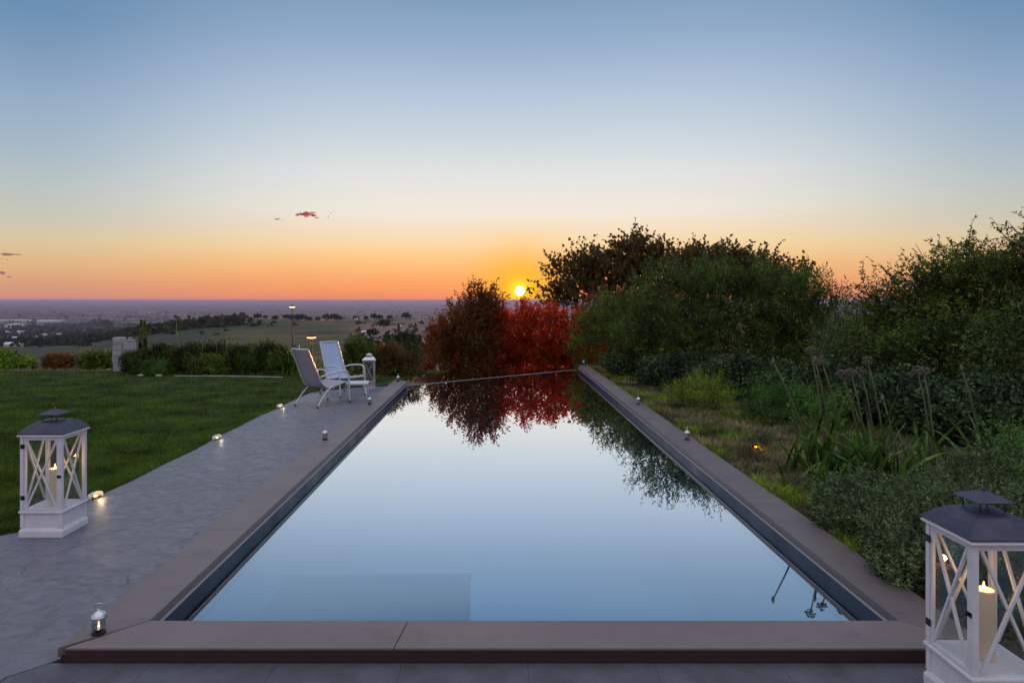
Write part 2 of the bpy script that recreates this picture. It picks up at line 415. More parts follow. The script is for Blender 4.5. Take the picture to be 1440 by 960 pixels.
def build_ground():
    az = np.concatenate([np.arange(-62, 62.01, 0.3), np.arange(66, 297.9, 5.8)])
    az = np.radians(az); na = len(az)
    rr = np.concatenate([np.linspace(0.6, 24, 60), np.geomspace(25, 4800, 150), np.geomspace(5000, 70000, 22)])
    A, RR = np.meshgrid(az, rr)
    X = np.sin(A) * RR; Y = np.cos(A) * RR; Z = terr(X, Y)
    vs = np.stack([X, Y, Z], -1).reshape(-1, 3)
    vs = np.vstack([vs, [[0, 0, -0.4]]])
    nr = len(rr); idx = np.arange(nr * na).reshape(nr, na)
    a = idx[:-1]; b = idx[1:]
    q = np.stack([a, b, np.roll(b, -1, 1), np.roll(a, -1, 1)], -1).reshape(-1, 4)
    fs = [tuple(f) for f in q.tolist()]
    c = nr * na
    fs += [(c, int(idx[0, k]), int(idx[0, (k + 1) % na])) for k in range(na)]
    m, t, bs = mat('countryside')
    pos = t.node('ShaderNodeNewGeometry').outputs['Position']
    sp = t.node('ShaderNodeSeparateXYZ'); t.put(sp.inputs[0], pos)
    flat = t.node('ShaderNodeCombineXYZ'); t.put(flat.inputs[0], sp.outputs[0]); t.put(flat.inputs[1], sp.outputs[1])
    fl = flat.outputs[0]
    dist = t.vmath('LENGTH', fl)
    u = t.math('DIVIDE', sp.outputs[0], t.math('MAXIMUM', sp.outputs[1], 1.0))
    # hillside meadow and dry scrub
    n_m = t.noise(fl, 0.012, 5, 0.6); n_f = t.noise(fl, 0.15, 5, 0.7)
    meadow = t.ramp(n_m, [(0.3, (0.045, 0.060, 0.030)), (0.55, (0.075, 0.095, 0.045)), (0.75, (0.115, 0.12, 0.065))])
    n_b = t.noise(fl, 0.0045, 3, 0.6)
    meadow = t.mix(t.mapr(n_b, 0.42, 0.60, 0.0, 0.75), meadow, (0.03, 0.048, 0.028))
    meadow = t.mix(t.mapr(n_f, 0.4, 0.62, 0.45, 0.0), meadow, (0.035, 0.042, 0.028))
    dry = t.ramp(n_f, [(0.3, (0.07, 0.055, 0.045)), (0.48, (0.15, 0.115, 0.10)), (0.7, (0.27, 0.215, 0.195))])
    dry_f = t.math('MULTIPLY', t.mapr(u, -0.245, -0.165, 0.0, 1.0, True), t.mapr(dist, 1500, 700, 0, 1))
    hill = t.mix(dry_f, meadow, dry)
    # plain : patchwork of fields and trees
    def patch(scale, cols):
        vo = t.node('ShaderNodeTexVoronoi'); vo.inputs['Scale'].default_value = scale
        mp = t.node('ShaderNodeMapping'); mp.inputs['Scale'].default_value = (1.0, 0.45, 1.0); t.put(mp.inputs[0], fl)
        t.put(vo.inputs['Vector'], mp.outputs[0])
        s = t.node('ShaderNodeSeparateColor'); t.put(s.inputs[0], vo.outputs['Color'])
        n = len(cols); return t.ramp(s.outputs[0], [(i / n, c) for i, c in enumerate(cols)], 'CONSTANT')
    pf = patch(0.0062, [(0.03, 0.04, 0.03), (0.09, 0.10, 0.06), (0.05, 0.06, 0.04), (0.19, 0.16, 0.11), (0.04, 0.05, 0.04), (0.13, 0.12, 0.08), (0.30, 0.25, 0.17)])
    pn = t.noise(fl, 0.008, 6, 0.7)
    plain = t.mix(t.mapr(pn, 0.42, 0.60, 0.75, 0.0), pf, (0.025, 0.032, 0.026))
    pn2 = t.noise(fl, 0.0011, 3, 0.6)
    plain = t.mix(t.mapr(pn2, 0.50, 0.66, 0.0, 0.55), plain, (0.30, 0.26, 0.20))
    c = t.mix(t.mapr(dist, 1300, 2300, 0, 1, True), hill, plain)
    t.put(bs.inputs['Base Color'], c); setp(bs, Roughness=0.95); bs.inputs['Specular IOR Level'].default_value = 0.1
    me = bpy.data.meshes.new('ground'); me.from_pydata(vs.tolist(), [], fs); me.materials.append(m)
    me.polygons.foreach_set('use_smooth', [True] * len(me.polygons)); me.update()
    o = bpy.data.objects.new('ground', me); COL.objects.link(o); tag(o, kind='structure')
build_ground()

# ------------------------------------------------------------------ haze
def build_haze():
    mb = MB(); mb.box(-69000, 69000, -3000, 69000, -340, 9.0)
    m = bpy.data.materials.new('evening_haze'); m.use_nodes = True; t = NT(m.node_tree); t.n.clear()
    v = t.node('ShaderNodeVolumePrincipled'); v.inputs['Color'].default_value = (0.43, 0.52, 0.84, 1)
    v.inputs['Density'].default_value = 0.00006; v.inputs['Anisotropy'].default_value = 0.3
    o = t.node('ShaderNodeOutputMaterial'); t.l.new(v.outputs[0], o.inputs['Volume'])
    ob = mb.build('haze', m); tag(ob, kind='stuff')
build_haze()

# ------------------------------------------------------------------ pool
ZW = -0.043
XL, XR = -1.555, 1.82            # inner faces
XLo, XRo = -1.815, 2.07
Y0, Y1 = 2.83, 3.075
YLe, YRe = 12.15, 14.95          # oblique spill edge
pool = empty('swimming_pool', (0, 2.83, 0), 'long infinity pool with brown stone coping and an oblique far spill edge', 'swimming pool')
def loc_in(o, parent): o.location = o.location - parent.location
def pool_part(mb, name, m, bevel=0.0):
    o = mb.build(name, m, pool, bevel); o.location = (-pool.location[0], -pool.location[1], -pool.location[2]); return o
M_tile = simple('navy_pool_tile', (0.014, 0.024, 0.055), 0.45, 0, 0.06, 3)
M_floor = simple('pale_blue_pool_floor', (0.27, 0.43, 0.60), 0.5, 0, 0.06, 1)
M_step = simple('grey_pool_step', (0.05, 0.03, 0.06), 0.5, 0, 0.08, 3)
def spill(x): return YLe + (x - XL) / (XR - XL) * (YRe - YLe)
mb = MB()
D = -1.25
# walls as boxes outside the inner faces, floor
mb.add([(XL, Y1, D), (XR, Y1, D), (XR, YRe, D), (XL, YLe, D)], [(0, 1, 2, 3)], 1)
def wall(a, b, c, d, zt, mi=0):  # footprint quad, top zt
    mb.add([(*a, D - .2), (*b, D - .2), (*c, D - .2), (*d, D - .2), (*a, zt), (*b, zt), (*c, zt), (*d, zt)],
           [(0, 3, 2, 1), (4, 5, 6, 7), (0, 1, 5, 4), (1, 2, 6, 5), (2, 3, 7, 6), (3, 0, 4, 7)], mi)
wall((XLo + .006, Y1 - .002), (XL, Y1 - .002), (XL, YLe + .0), (XLo + .006, YLe + .08), 0.0125, 0)
wall((XR, Y1 - .002), (XRo - .006, Y1 - .002), (XRo - .006, 15.48), (XR, YRe - .02), 0.0125, 0)
wall((XL, Y1 - .15), (XR, Y1 - .15), (XR, Y1 - .002), (XL, Y1 - .002), -0.312)
wall((XL, YLe), (XR, YRe), (XR, YRe + .22), (XL, YLe + .22), ZW - 0.004)
pool_part(mb, 'basin', [M_floor, M_floor, M_tile])
for x0, x1 in ((XL - .1, XL + .003), (XR - .003, XR + .1)):
    mb = MB(); mb.box(x0, x1, Y1 + .003, spill(x0) - .03, -0.19, 0.0105); pool_part(mb, 'waterline_tiles', M_tile)
mb = MB(); mb.box(XL + 0.20, -0.16, Y1 + .004, 4.49, D + .004, -0.30)
pool_part(mb, 'step', M_step, 0.01)
mb = MB(); mb.box(XL + .01, -0.15, 4.495, 4.515, -0.33, -0.295); pool_part(mb, 'step_edge', M_floor)
mb = MB()
for x0, x1 in ((XL - .002, XL + .014), (XR - .014, XR + .002)):
    ye = spill((x0 + x1) / 2) - .02
    mb.box(x0, x1, Y1 + .01, ye, 0.0128, 0.0175)
pool_part(mb, 'edge_trim', M_lip)
# spill lip, thin pale line
mb = MB()
mb.add([(XL, YLe + .20, ZW - .003), (XR, YRe + .20, ZW - .003), (XR, YRe + .235, ZW - .003), (XL, YLe + .235, ZW - .003),
        (XL, YLe + .20, ZW + .004), (XR, YRe + .20, ZW + .004), (XR, YRe + .235, ZW + .004), (XL, YLe + .235, ZW + .004)],
       [(0, 3, 2, 1), (4, 5, 6, 7), (0, 1, 5, 4), (1, 2, 6, 5), (2, 3, 7, 6), (3, 0, 4, 7)])
pool_part(mb, 'spill_lip', M_lip)
def slab(poly, z0=0.018, z1=0.06):
    mb = MB(); n = len(poly)
    mb.add([(*p, z0) for p in poly] + [(*p, z1) for p in poly],
           [tuple(range(n - 1, -1, -1)), tuple(range(n, 2 * n))] + [(k, (k + 1) % n, n + (k + 1) % n, n + k) for k in range(n)])
    o = pool_part(mb, 'coping_slab', M_cope, 0.004); return o
g = 0.0013
def diagL(y): return XLo + (y - Y0) / (Y1 - Y0) * (XL - XLo)
# front slabs (mitred corners)
jx = -0.42
slab([(XLo + .03, Y0), (jx - g, Y0), (jx + .03 - g, Y1), (XL, Y1)], 0.047)
slab([(jx + g, Y0), (XRo, Y0), (XR + .0, Y1), (jx + .03 + g, Y1)], 0.047)
lj = [Y1, 4.30, 6.1, 8.25, 10.2]
def left_end(x): return 12.15 + (x - XL) * -0.7
for i, y in enumerate(lj):
    yn = lj[i + 1] if i + 1 < len(lj) else None
    a0 = [(XLo, Y0 + 2 * g), (XL, Y1 + g)] if i == 0 else [(XLo, y + g), (XL, y + g)]
    a1 = [(XL, yn - g), (XLo, yn - g)] if yn else [(XL, 12.15), (XL - .20, 12.36), (XLo, 12.28)]
    slab(a0 + a1)
rj = [Y1, 5.0, 7.4, 9.8, 12.3]
for i, y in enumerate(rj):
    yn = rj[i + 1] if i + 1 < len(rj) else None
    a0 = [(XR, Y1 + g), (XRo, Y0 + 2 * g)] if i == 0 else [(XR, y + g), (XRo, y + g)]
    a1 = [(XRo, yn - g), (XR, yn - g)] if yn else [(XRo, 15.5), (XR, 14.95)]
    slab(a0 + a1)
# maroon riser under the front coping
mb = MB(); mb.add([(XLo + .033, Y0 + .002, -.3), (XRo - .002, Y0 + .002, -.3), (XR, Y1 - .004, -.3), (XL, Y1 - .004, -.3), (XLo + .033, Y0 + .002, .0465), (XRo - .002, Y0 + .002, .0465), (XR, Y1 - .004, .0465), (XL, Y1 - .004, .0465)], [(0, 3, 2, 1), (4, 5, 6, 7), (0, 1, 5, 4), (1, 2, 6, 5), (2, 3, 7, 6), (3, 0, 4, 7)])
mb.box(XLo + .006, XLo + .031, Y0 + .012, Y1 - .01, -.3, .0165)
pool_part(mb, 'riser', simple('dark_maroon_riser', (0.045, 0.017, 0.018), 0.6, 0, 0.25, 12, 0.1))

# water
def waterm():
    m = bpy.data.materials.new('still_water'); m.use_nodes = True; t = NT(m.node_tree); t.n.clear()
    tr = t.node('ShaderNodeBsdfTransparent'); tr.inputs[0].default_value = (0.80, 0.91, 0.98, 1)
    gl = t.node('ShaderNodeBsdfGlossy'); gl.inputs['Roughness'].default_value = 0.0; gl.inputs[0].default_value = (0.97, 0.985, 1.0, 1)
    fr = t.node('ShaderNodeLayerWeight'); fr.inputs[0].default_value = 0.5
    fac = t.mapr(fr.outputs['Facing'], 0.30, 0.87, 0.20, 0.985, True)
    co = t.node('ShaderNodeTexCoord').outputs['Object']
    bn = t.node('ShaderNodeBump'); bn.inputs['Strength'].default_value = 0.05; bn.inputs['Distance'].default_value = 0.01
    mp = t.node('ShaderNodeMapping'); mp.inputs['Scale'].default_value = (1, 0.6, 1); t.put(mp.inputs[0], co)
    t.put(bn.inputs['Height'], t.noise(mp.outputs[0], 2.2, 2, 0.4)); t.put(gl.inputs['Normal'], bn.outputs[0])
    mx = t.node('ShaderNodeMixShader'); t.put(mx.inputs[0], fac)
    t.l.new(tr.outputs[0], mx.inputs[1]); t.l.new(gl.outputs[0], mx.inputs[2])
    o = t.node('ShaderNodeOutputMaterial'); t.l.new(mx.outputs[0], o.inputs[0]); return m
mb = MB(); mb.add([(XL + .001, Y1 + .001, ZW), (XR - .001, Y1 + .001, ZW), (XR - .001, YRe + .19, ZW), (XL + .001, YLe + .19, ZW)], [(0, 1, 2, 3)])
tag(mb.build('water', waterm()), kind='structure')

# ------------------------------------------------------------------ terrace, lawn, beds
def poly_slab(name, poly, z0, z1, m, sub=0):
    mb = MB(); n = len(poly)
    mb.add([(*p, z0) for p in poly] + [(*p, z1) for p in poly],
           [tuple(range(n - 1, -1, -1)), tuple(range(n, 2 * n))] + [(k, (k + 1) % n, n + (k + 1) % n, n + k) for k in range(n)])
    return tag(mb.build(name, m), kind='structure')
def deck_edge(y): return -3.03 - 0.02 * math.sin(y * 1.7) - 0.012 * math.sin(y * 5.1 + 1)
edge = [(deck_edge(y), y) for y in np.arange(4.6, 10.6, 0.25)]
poly_slab('terrace', [(-8, -5), (-1.95, -5), (-1.95, 2.72), (XLo - .004, 2.86), (XLo - .004, 11.95), (-2.3, 11.75), (-2.7, 11.45), (-3.0, 11.05)] + edge[::-1] +
          [(-3.08, 4.42), (-3.2, 4.30), (-8, 4.22)], -0.3, 0.0, M_deck)
for k in range(12):   # front paving in strips
    pass
mb = MB(); xs = [-1.945]
while xs[-1] < 4.0: xs.append(xs[-1] + 0.52)
for a, b in zip(xs, xs[1:]):
    mb.box(a + .0007, b - .0007, -5, 2.828, -0.3, -0.002)
tag(mb.build('front_paving', M_paver), kind='structure')

def soilm(name, c1, c2, sc_=6.0):
    m, t, b = mat(name); pos = t.node('ShaderNodeNewGeometry').outputs['Position']
    n = t.noise(pos, sc_, 5, 0.7); n2 = t.noise(pos, 0.9, 3, 0.6)
    t.put(b.inputs['Base Color'], t.mix(t.mapr(n2, .35, .65, 0, 1), t.ramp(n, [(0.3, c1), (0.7, c2)]), t.ramp(n, [(0.3, c2), (0.7, c1)])))
    setp(b, Roughness=0.95); bn = t.node('ShaderNodeBump'); bn.inputs['Distance'].default_value = 0.03
    t.put(bn.inputs['Height'], n); t.put(b.inputs['Normal'], bn.outputs[0]); return m
M_soil_lawn = soilm('lawn_thatch', (0.020, 0.034, 0.008), (0.035, 0.060, 0.013), 30)
M_soil_bed = soilm('dry_bed_soil', (0.035, 0.025, 0.016), (0.095, 0.066, 0.040), 14)
poly_slab('lawn', [(-22, 4.24), (-3.21, 4.32), (-3.10, 4.44)] + [(x - .01, y) for x, y in edge] + [(-3.01, 11.06), (-2.71, 11.47), (-2.31, 11.77), (XLo - .02, 12.3), (-1.7, 13.3), (-4.5, 13.9), (-9, 14.6), (-22, 15.2)], -0.4, -0.012, M_soil_lawn)
poly_slab('garden_bed', [(XRo + .004, 1.6), (16, 1.6), (16, 19), (1.9, 19), (1.9, 15.7), (XRo + .004, 15.4)], -0.5, 0.012, M_soil_bed)

# ------------------------------------------------------------------ foliage toolkit
def unit(a): return a / np.maximum(np.linalg.norm(a, axis=-1, keepdims=True), 1e-9)
def leaf_quads(base, d, L, Wd, rng):
    n = len(base); d = unit(d)
    r = rng.normal(size=(n, 3)); s = unit(np.cross(d, r))
    L = L[:, None]; Wd = Wd[:, None]
    nrm = np.cross(d, s)
    mid = base + d * L * 0.45 + nrm * L * 0.06
    return np.stack([base, mid + s * Wd * .5, base + d * L, mid - s * Wd * .5], 1)
def strips(pts, widths, rng):
    """pts (n,k,3) ribbons"""
    n, k, _ = pts.shape
    d = unit(pts[:, -1] - pts[:, 0]); s = unit(np.cross(d, rng.normal(size=(n, 3)))) 
    q = []
    for i in range(k - 1):
        a = pts[:, i]; b = pts[:, i + 1]; wa = widths[:, i, None] / 2; wb = widths[:, i + 1, None] / 2
        q.append(np.stack([a - s * wa, a + s * wa, b + s * wb, b - s * wb], 1))
    return np.concatenate(q, 0)

def crown_arrays(lobes, n_twig, per, leaf, wid, twig, up, rng, shell=0.4, droop=0.0, low=-0.6, lump=0.22, spread=0.9):
    lobes = np.array(lobes, float)
    area = (lobes[:, 3] * lobes[:, 5]) ** 1.0; p = area / area.sum()
    k = rng.choice(len(lobes), n_twig, p=p)
    d = unit(rng.normal(size=(n_twig, 3)))
    bad = d[:, 2] < low; d[bad, 2] *= -1
    ph = rng.uniform(0, 6.28, size=(len(lobes), 6))[k]
    lum = (np.sin(d[:, 0] * 5 + ph[:, 0]) + np.sin(d[:, 1] * 6 + ph[:, 1]) + np.sin(d[:, 2] * 6 + ph[:, 2]) + np.sin(d[:, 0] * 11 + d[:, 2] * 9 + ph[:, 3])) / 4
    f = rng.uniform(0, 1, n_twig) ** shell * (1 + lump * 1.6 * lum)
    c = lobes[k, :3]; rad = lobes[k, 3:6]
    p0 = c + d * rad * f[:, None]
    t = unit(d * 0.8 + np.array([0, 0, up]) + rng.normal(size=(n_twig, 3)) * 0.35)
    L = twig * rng.uniform(0.4, 1.35, n_twig)
    pos = []; dr = []
    for i in range(per):
        s = (i + rng.uniform(0.1, 0.9, n_twig)) / per
        q = p0 + t * (L * s)[:, None]; q[:, 2] -= droop * (L * s) ** 2 / max(twig, 1e-3)
        pos.append(q); side = unit(np.cross(t, rng.normal(size=(n_twig, 3))))
        dr.append(t * (0.35 + 0.5 * s[:, None]) + side * spread + np.array([0, 0, -droop * .6]))
    pos = np.concatenate(pos); dr = np.concatenate(dr)
    n = len(pos)
    q = leaf_quads(pos, dr, leaf * rng.uniform(.6, 1.35, n), wid * rng.uniform(.65, 1.3, n), rng)
    return q, p0, t, L

def branches_mb(mb, base, lobes, rad, rng, sub=3):
    base = Vector(base)
    for lb in lobes:
        c = Vector(lb[:3]); mid = base.lerp(c, 0.5) + Vector((rng.normal() * .08, rng.normal() * .08, 0.05)) * (c - base).length
        b0 = base.copy()
        mb.tube([b0, b0.lerp(mid, .5), mid, c], [rad, rad * .8, rad * .6, rad * .3], 6)
        for j in range(sub):
            a = rng.normal(size=3); a /= np.linalg.norm(a); a[2] = abs(a[2])
            e = c + Vector((a[0] * lb[3] * .85, a[1] * lb[4] * .85, a[2] * lb[5] * .85))
            s = mid.lerp(c, rng.uniform(.2, .95))
            mb.tube([s, s.lerp(e, .55) + Vector((0, 0, .04)), e], [rad * .42, rad * .28, rad * .1], 5)

def shrub(name, base, lobes, mleaf, label, cat, n=900, per=7, leaf=.05, wid=.02, twig=.22, up=.6, seed=1, rad=.02, group=None,
          shell=.4, droop=0., low=-.6, twigs=120, lump=.22, spread=.9, shoots=0, shoot_len=.5, shoot_leaf=14, kids=('stem', 'foliage'), skirt=False, shoot_up=1.6, shoot_rad=.006, shoot_curve=0.0):
    rng = np.random.default_rng(seed)
    bx, by, bz = base
    root = empty(name, base, label, cat, 0, group)
    lo = [(l[0] - bx, l[1] - by, l[2] - bz, l[3], l[4], l[5]) for l in lobes]
    q, p0, t, L = crown_arrays(lo, n, per, leaf, wid, twig, up, rng, shell, droop, low, lump, spread)
    if kids[0] == 'stem' or skirt:
        m_ = int(n * .45); la = np.array(lo); kk = rng.choice(len(la), m_, p=la[:, 3] / la[:, 3].sum())
        th = rng.uniform(0, 6.28, m_); rr = np.sqrt(rng.uniform(.05, 1, m_)) * .95
        zz = rng.uniform(0, 1, m_) * np.maximum(la[kk, 2], .05)
        pp = np.stack([la[kk, 0] + np.cos(th) * rr * la[kk, 3], la[kk, 1] + np.sin(th) * rr * la[kk, 4], zz], 1)
        tt = unit(np.stack([np.cos(th) * .6, np.sin(th) * .6, np.full(m_, .5)], 1) + rng.normal(size=(m_, 3)) * .5)
        ex = []
        for j in range(per):
            b_ = pp + tt * (twig * .8 * (j + rng.uniform(0, 1, m_)) / per)[:, None]
            ex.append(leaf_quads(b_, tt * .4 + rng.normal(size=(m_, 3)) * .6, leaf * rng.uniform(.6, 1.3, m_), wid * rng.uniform(.7, 1.3, m_), rng))
        q = np.concatenate([q] + ex)
    mb = MB(); branches_mb(mb, (0, 0, 0), lo, rad, rng); tw = MB()
    for i in rng.choice(len(p0), min(twigs, len(p0)), replace=False):
        a = Vector(p0[i]); dd = Vector(t[i])
        tw.tube([a - dd * .5 * L[i], a, a + dd * L[i] * .9], [rad * .22, rad * .16, rad * .08], 3, caps=False)
    if shoots:
        la = np.array(lo); k = rng.choice(len(la), shoots, p=(la[:, 3] / la[:, 3].sum()))
        ex = []
        for i in k:
            d = unit(rng.normal(size=3)); d[2] = abs(d[2]) * 1.2 + .15; d = unit(d)
            s = la[i, :3] + d * la[i, 3:] * rng.uniform(.75, .98)
            tt = unit(d * .7 + np.array([0, 0, shoot_up]) * .5 + rng.normal(size=3) * .3); ln = shoot_len * rng.uniform(.4, 1.3)
            sidev = unit(np.cross(tt, rng.normal(size=3))); npt = 6
            pts = [s + tt * ln * j / (npt - 1) + sidev * shoot_curve * ln * (j / (npt - 1)) ** 2 - np.array([0, 0, droop * ln * .6]) * (j / (npt - 1)) ** 2 for j in range(npt)]
            tw.tube([Vector(x) for x in pts], [shoot_rad * (1 - .7 * j / (npt - 1)) for j in range(npt)], 3, caps=False)
            pts = np.array(pts); m_ = shoot_leaf; sp = np.sort(rng.uniform(.05, 1.0, m_)) * (npt - 1)
            lo_i = np.clip(sp.astype(int), 0, npt - 2); fr = (sp - lo_i)[:, None]
            pp = pts[lo_i] * (1 - fr) + pts[lo_i + 1] * fr
            sd = unit(np.cross(np.tile(tt, (m_, 1)), rng.normal(size=(m_, 3))))
            ex.append(leaf_quads(pp, tt * .55 + sd * .8, leaf * rng.uniform(.6, 1.2, m_), wid * rng.uniform(.7, 1.2, m_), rng))
        q = np.concatenate([q] + ex)
    mb.build(kids[0], M_bark, root)
    tq = np.array(tw.v)[np.array(tw.f)] if tw.f else np.zeros((0, 4, 3))
    np_quads(kids[1], np.concatenate([q, tq]), [mleaf, M_bark], root, mi=np.r_[np.zeros(len(q)), np.ones(len(tq))])
    return root

# leaf materials (linear base colours)
L_flarered = leafm('flare_red_leaf', [(0.045, 0.018, 0.008), (0.09, 0.018, 0.008), (0.05, 0.032, 0.012), (0.13, 0.022, 0.008), (0.035, 0.028, 0.012)], 0.6, (1.0, 0.06, 0.01))  # red glow of the sun flare painted into leaf and translucent colours
L_flarebrown = leafm('flare_brown_leaf', [(0.030, 0.022, 0.009), (0.045, 0.026, 0.010), (0.034, 0.034, 0.012), (0.065, 0.024, 0.009)], 0.42, (0.45, 0.07, 0.015))  # brown leaves with some of the flare's red mixed into the colour
L_round = leafm('dark_round_leaf', [(0.020, 0.022, 0.010), (0.032, 0.034, 0.014), (0.05, 0.04, 0.018), (0.026, 0.030, 0.012)], 0.3, (0.35, 0.10, 0.03))
L_oleander = leafm('grey_green_leaf', [(0.022, 0.034, 0.014), (0.04, 0.06, 0.022), (0.06, 0.09, 0.030), (0.03, 0.045, 0.018)], 0.3, lo=.12, hi=2.6)
L_oleander_y = leafm('olive_green_leaf', [(0.05, 0.07, 0.016), (0.08, 0.12, 0.028), (0.04, 0.06, 0.014)], 0.32)
L_fern = leafm('feathery_leaf', [(0.020, 0.032, 0.009), (0.045, 0.062, 0.016), (0.07, 0.085, 0.022), (0.028, 0.04, 0.012)], 0.35, lo=.12, hi=2.6)
L_dark = leafm('deep_green_leaf', [(0.014, 0.024, 0.009), (0.028, 0.045, 0.015), (0.04, 0.065, 0.02)], 0.25, lo=.12, hi=2.6)
L_ivy = leafm('glossy_ivy_leaf', [(0.012, 0.024, 0.010), (0.022, 0.042, 0.020), (0.045, 0.075, 0.036), (0.014, 0.026, 0.013)], 0.2, None, 0.5, 0.3, .7)
L_silver = leafm('silver_green_leaf', [(0.066, 0.094, 0.052), (0.085, 0.118, 0.066), (0.11, 0.142, 0.083), (0.055, 0.080, 0.044)], 0.2, None, 0.7, 0.2, .8, clump=5.0, lo=.4, hi=1.5)
L_green2 = leafm('fresh_green_leaf', [(0.035, 0.075, 0.03), (0.06, 0.12, 0.045), (0.045, 0.09, 0.035)], 0.3)
L_strap = leafm('strap_leaf', [(0.022, 0.05, 0.014), (0.04, 0.085, 0.022), (0.06, 0.11, 0.03)], 0.3, None, 0.4, 0.4)
L_lime = leafm('lime_shrub_leaf', [(0.05, 0.09, 0.012), (0.10, 0.16, 0.022), (0.03, 0.05, 0.010)], 0.35)
L_redsh = leafm('red_brown_shrub_leaf', [(0.09, 0.032, 0.012), (0.14, 0.05, 0.018), (0.06, 0.03, 0.012)], 0.35)
L_pink = leafm('pinkish_plume', [(0.16, 0.11, 0.11), (0.22, 0.15, 0.15), (0.11, 0.08, 0.08)], 0.35)
L_yellow = leafm('yellow_strap_leaf', [(0.16, 0.14, 0.018), (0.10, 0.12, 0.02), (0.05, 0.075, 0.015)], 0.35)
L_far = leafm('distant_tree_leaf', [(0.010, 0.015, 0.012), (0.018, 0.024, 0.018), (0.026, 0.032, 0.022)], 0.0, None, 1.0, 0.0)
L_dry = leafm('dry_grass_blade', [(0.085, 0.064, 0.038), (0.14, 0.105, 0.065), (0.175, 0.14, 0.09), (0.07, 0.068, 0.028), (0.06, 0.058, 0.024)], 0.25, bl=.8)
L_moss = leafm('low_green_tuft', [(0.085, 0.12, 0.02), (0.13, 0.16, 0.03), (0.06, 0.08, 0.015)], 0.3)
L_lawn = leafm('lawn_blade', [(0.026, 0.054, 0.010), (0.042, 0.084, 0.015), (0.054, 0.096, 0.020), (0.032, 0.062, 0.012), (0.10, 0.115, 0.03)], 0.3, clump=1.7, lo=.5, hi=1.55)

# ------------------------------------------------------------------ lawn grass
def lawn_grass():
    rng = np.random.default_rng(3)
    n = 190000
    Y = 4.25 * (14.6 / 4.25) ** rng.uniform(0, 1, n)
    lo = np.maximum(-0.80 * Y - .6, -13); hi = np.where(Y < 4.45, -3.22, -3.06 + .02 * np.sin(Y * 1.7))
    hi = np.where(Y > 10.7, -3.06 + (Y - 10.7) * .55, hi)
    X = lo + (hi - lo) * rng.uniform(0, 1, n) + np.abs(rng.normal(size=n)) * .018
    patch = np.sin(X * 1.9 + .7 * np.sin(Y * 1.3)) * np.sin(Y * 1.1 + X * .4) + .5 * np.sin(X * 5.3 + Y * 4.1)
    h = .034 * rng.uniform(.6, 1.3, n) * (1 + .18 * patch)
    a = rng.uniform(0, 6.28, n); wd = .0035 * (1 + .18 * Y) * rng.uniform(.7, 1.3, n)
    lean = rng.normal(size=(n, 2)) * .45
    b = np.stack([X, Y, np.full(n, -.014)], 1)
    s = np.stack([np.cos(a), np.sin(a), np.zeros(n)], 1) * wd[:, None] * .5
    tip = b + np.stack([lean[:, 0] * h, lean[:, 1] * h, h], 1)
    tag(np_quads('lawn_grass', np.stack([b - s, b + s, tip], 1), L_lawn), kind='stuff')
lawn_grass()

def dry_cover():
    rng = np.random.default_rng(5); n = 60000
    Y = 3.4 * (15.2 / 3.4) ** rng.uniform(0, 1, n)
    right = np.interp(Y, [3.4, 5, 8, 10.5, 13, 15.2], [4.6, 4.8, 4.4, 3.3, 2.7, 2.4])
    X = 2.08 + (right - 2.08) * rng.uniform(0, 1, n) ** 1.1
    wob = .03 * np.sin(Y * 3.1) + .02 * np.sin(Y * 7.7)
    X = np.maximum(X, 2.10 + wob)
    green = (np.sin(X * 4.1 + 1) * np.sin(Y * 2.3) + .7 * np.sin(Y * 5 + X * 3) + 0.9 * np.exp(-((X - 2.12) / .1) ** 2)) > .75
    h = rng.uniform(.03, .085, n) * np.where(green, 1.35, 1.0)
    a = rng.uniform(0, 6.28, n); wd = rng.uniform(.006, .014, n)
    lean = rng.normal(size=(n, 2)) * .8
    b = np.stack([X, Y, np.full(n, .008)], 1)
    s = np.stack([np.cos(a), np.sin(a), np.zeros(n)], 1) * wd[:, None] * .5
    tip = b + np.stack([lean[:, 0] * h, lean[:, 1] * h, h], 1)
    V = np.stack([b - s, b + s, tip], 1)
    tag(np_quads('dry_ground_cover', V, [L_dry, L_moss], mi=green.astype(int)), kind='stuff')
dry_cover()

# ------------------------------------------------------------------ bushes and trees beyond the pool
shrub('flare_red_bush', (-.75, 17.0, -1.0), [(-.80, 17.0, .5, .5, .6, .95), (-.40, 17.1, .8, .5, .55, .95), (-1.35, 16.7, .1, .40, .5, .9), (-.5, 16.6, -.2, .8, .5, .8), (-.15, 17.1, .95, .32, .4, .72)],
      L_flarebrown, 'tall dark bush with flare tinted leaves and upright spiky shoots, left of the setting sun', 'bush', n=2200, per=8, leaf=.075, wid=.036, twig=.28, up=.9, seed=11, rad=.03, shoots=80, shoot_len=.42, shoot_leaf=16)
shrub('flare_red_bush', (.55, 16.9, -1.0), [(.2, 17.0, .45, .5, .4, .85), (.75, 17.0, .42, .55, .4, .88), (.5, 16.8, -.3, .9, .4, .8)],
      L_flarered, 'bush with sun flare red painted into its leaves, directly under the setting sun', 'bush', n=1300, per=8, leaf=.08, wid=.04, twig=.26, up=.8, seed=12, rad=.03, shoots=40, shoot_len=.26, shoot_leaf=14)
shrub('flare_red_bush', (1.6, 16.6, -1.0), [(1.30, 16.8, .55, .5, .4, .85), (1.95, 16.6, .25, .7, .45, .85), (1.5, 16.5, -.3, .8, .4, .8)],
      L_flarered, 'dark bush with flare red painted into its leaves, between the sun and the round leaved tree', 'bush', n=1300, per=8, leaf=.08, wid=.042, twig=.24, up=.6, seed=13, rad=.03, shoots=30, shoot_len=.25, shoot_leaf=14)
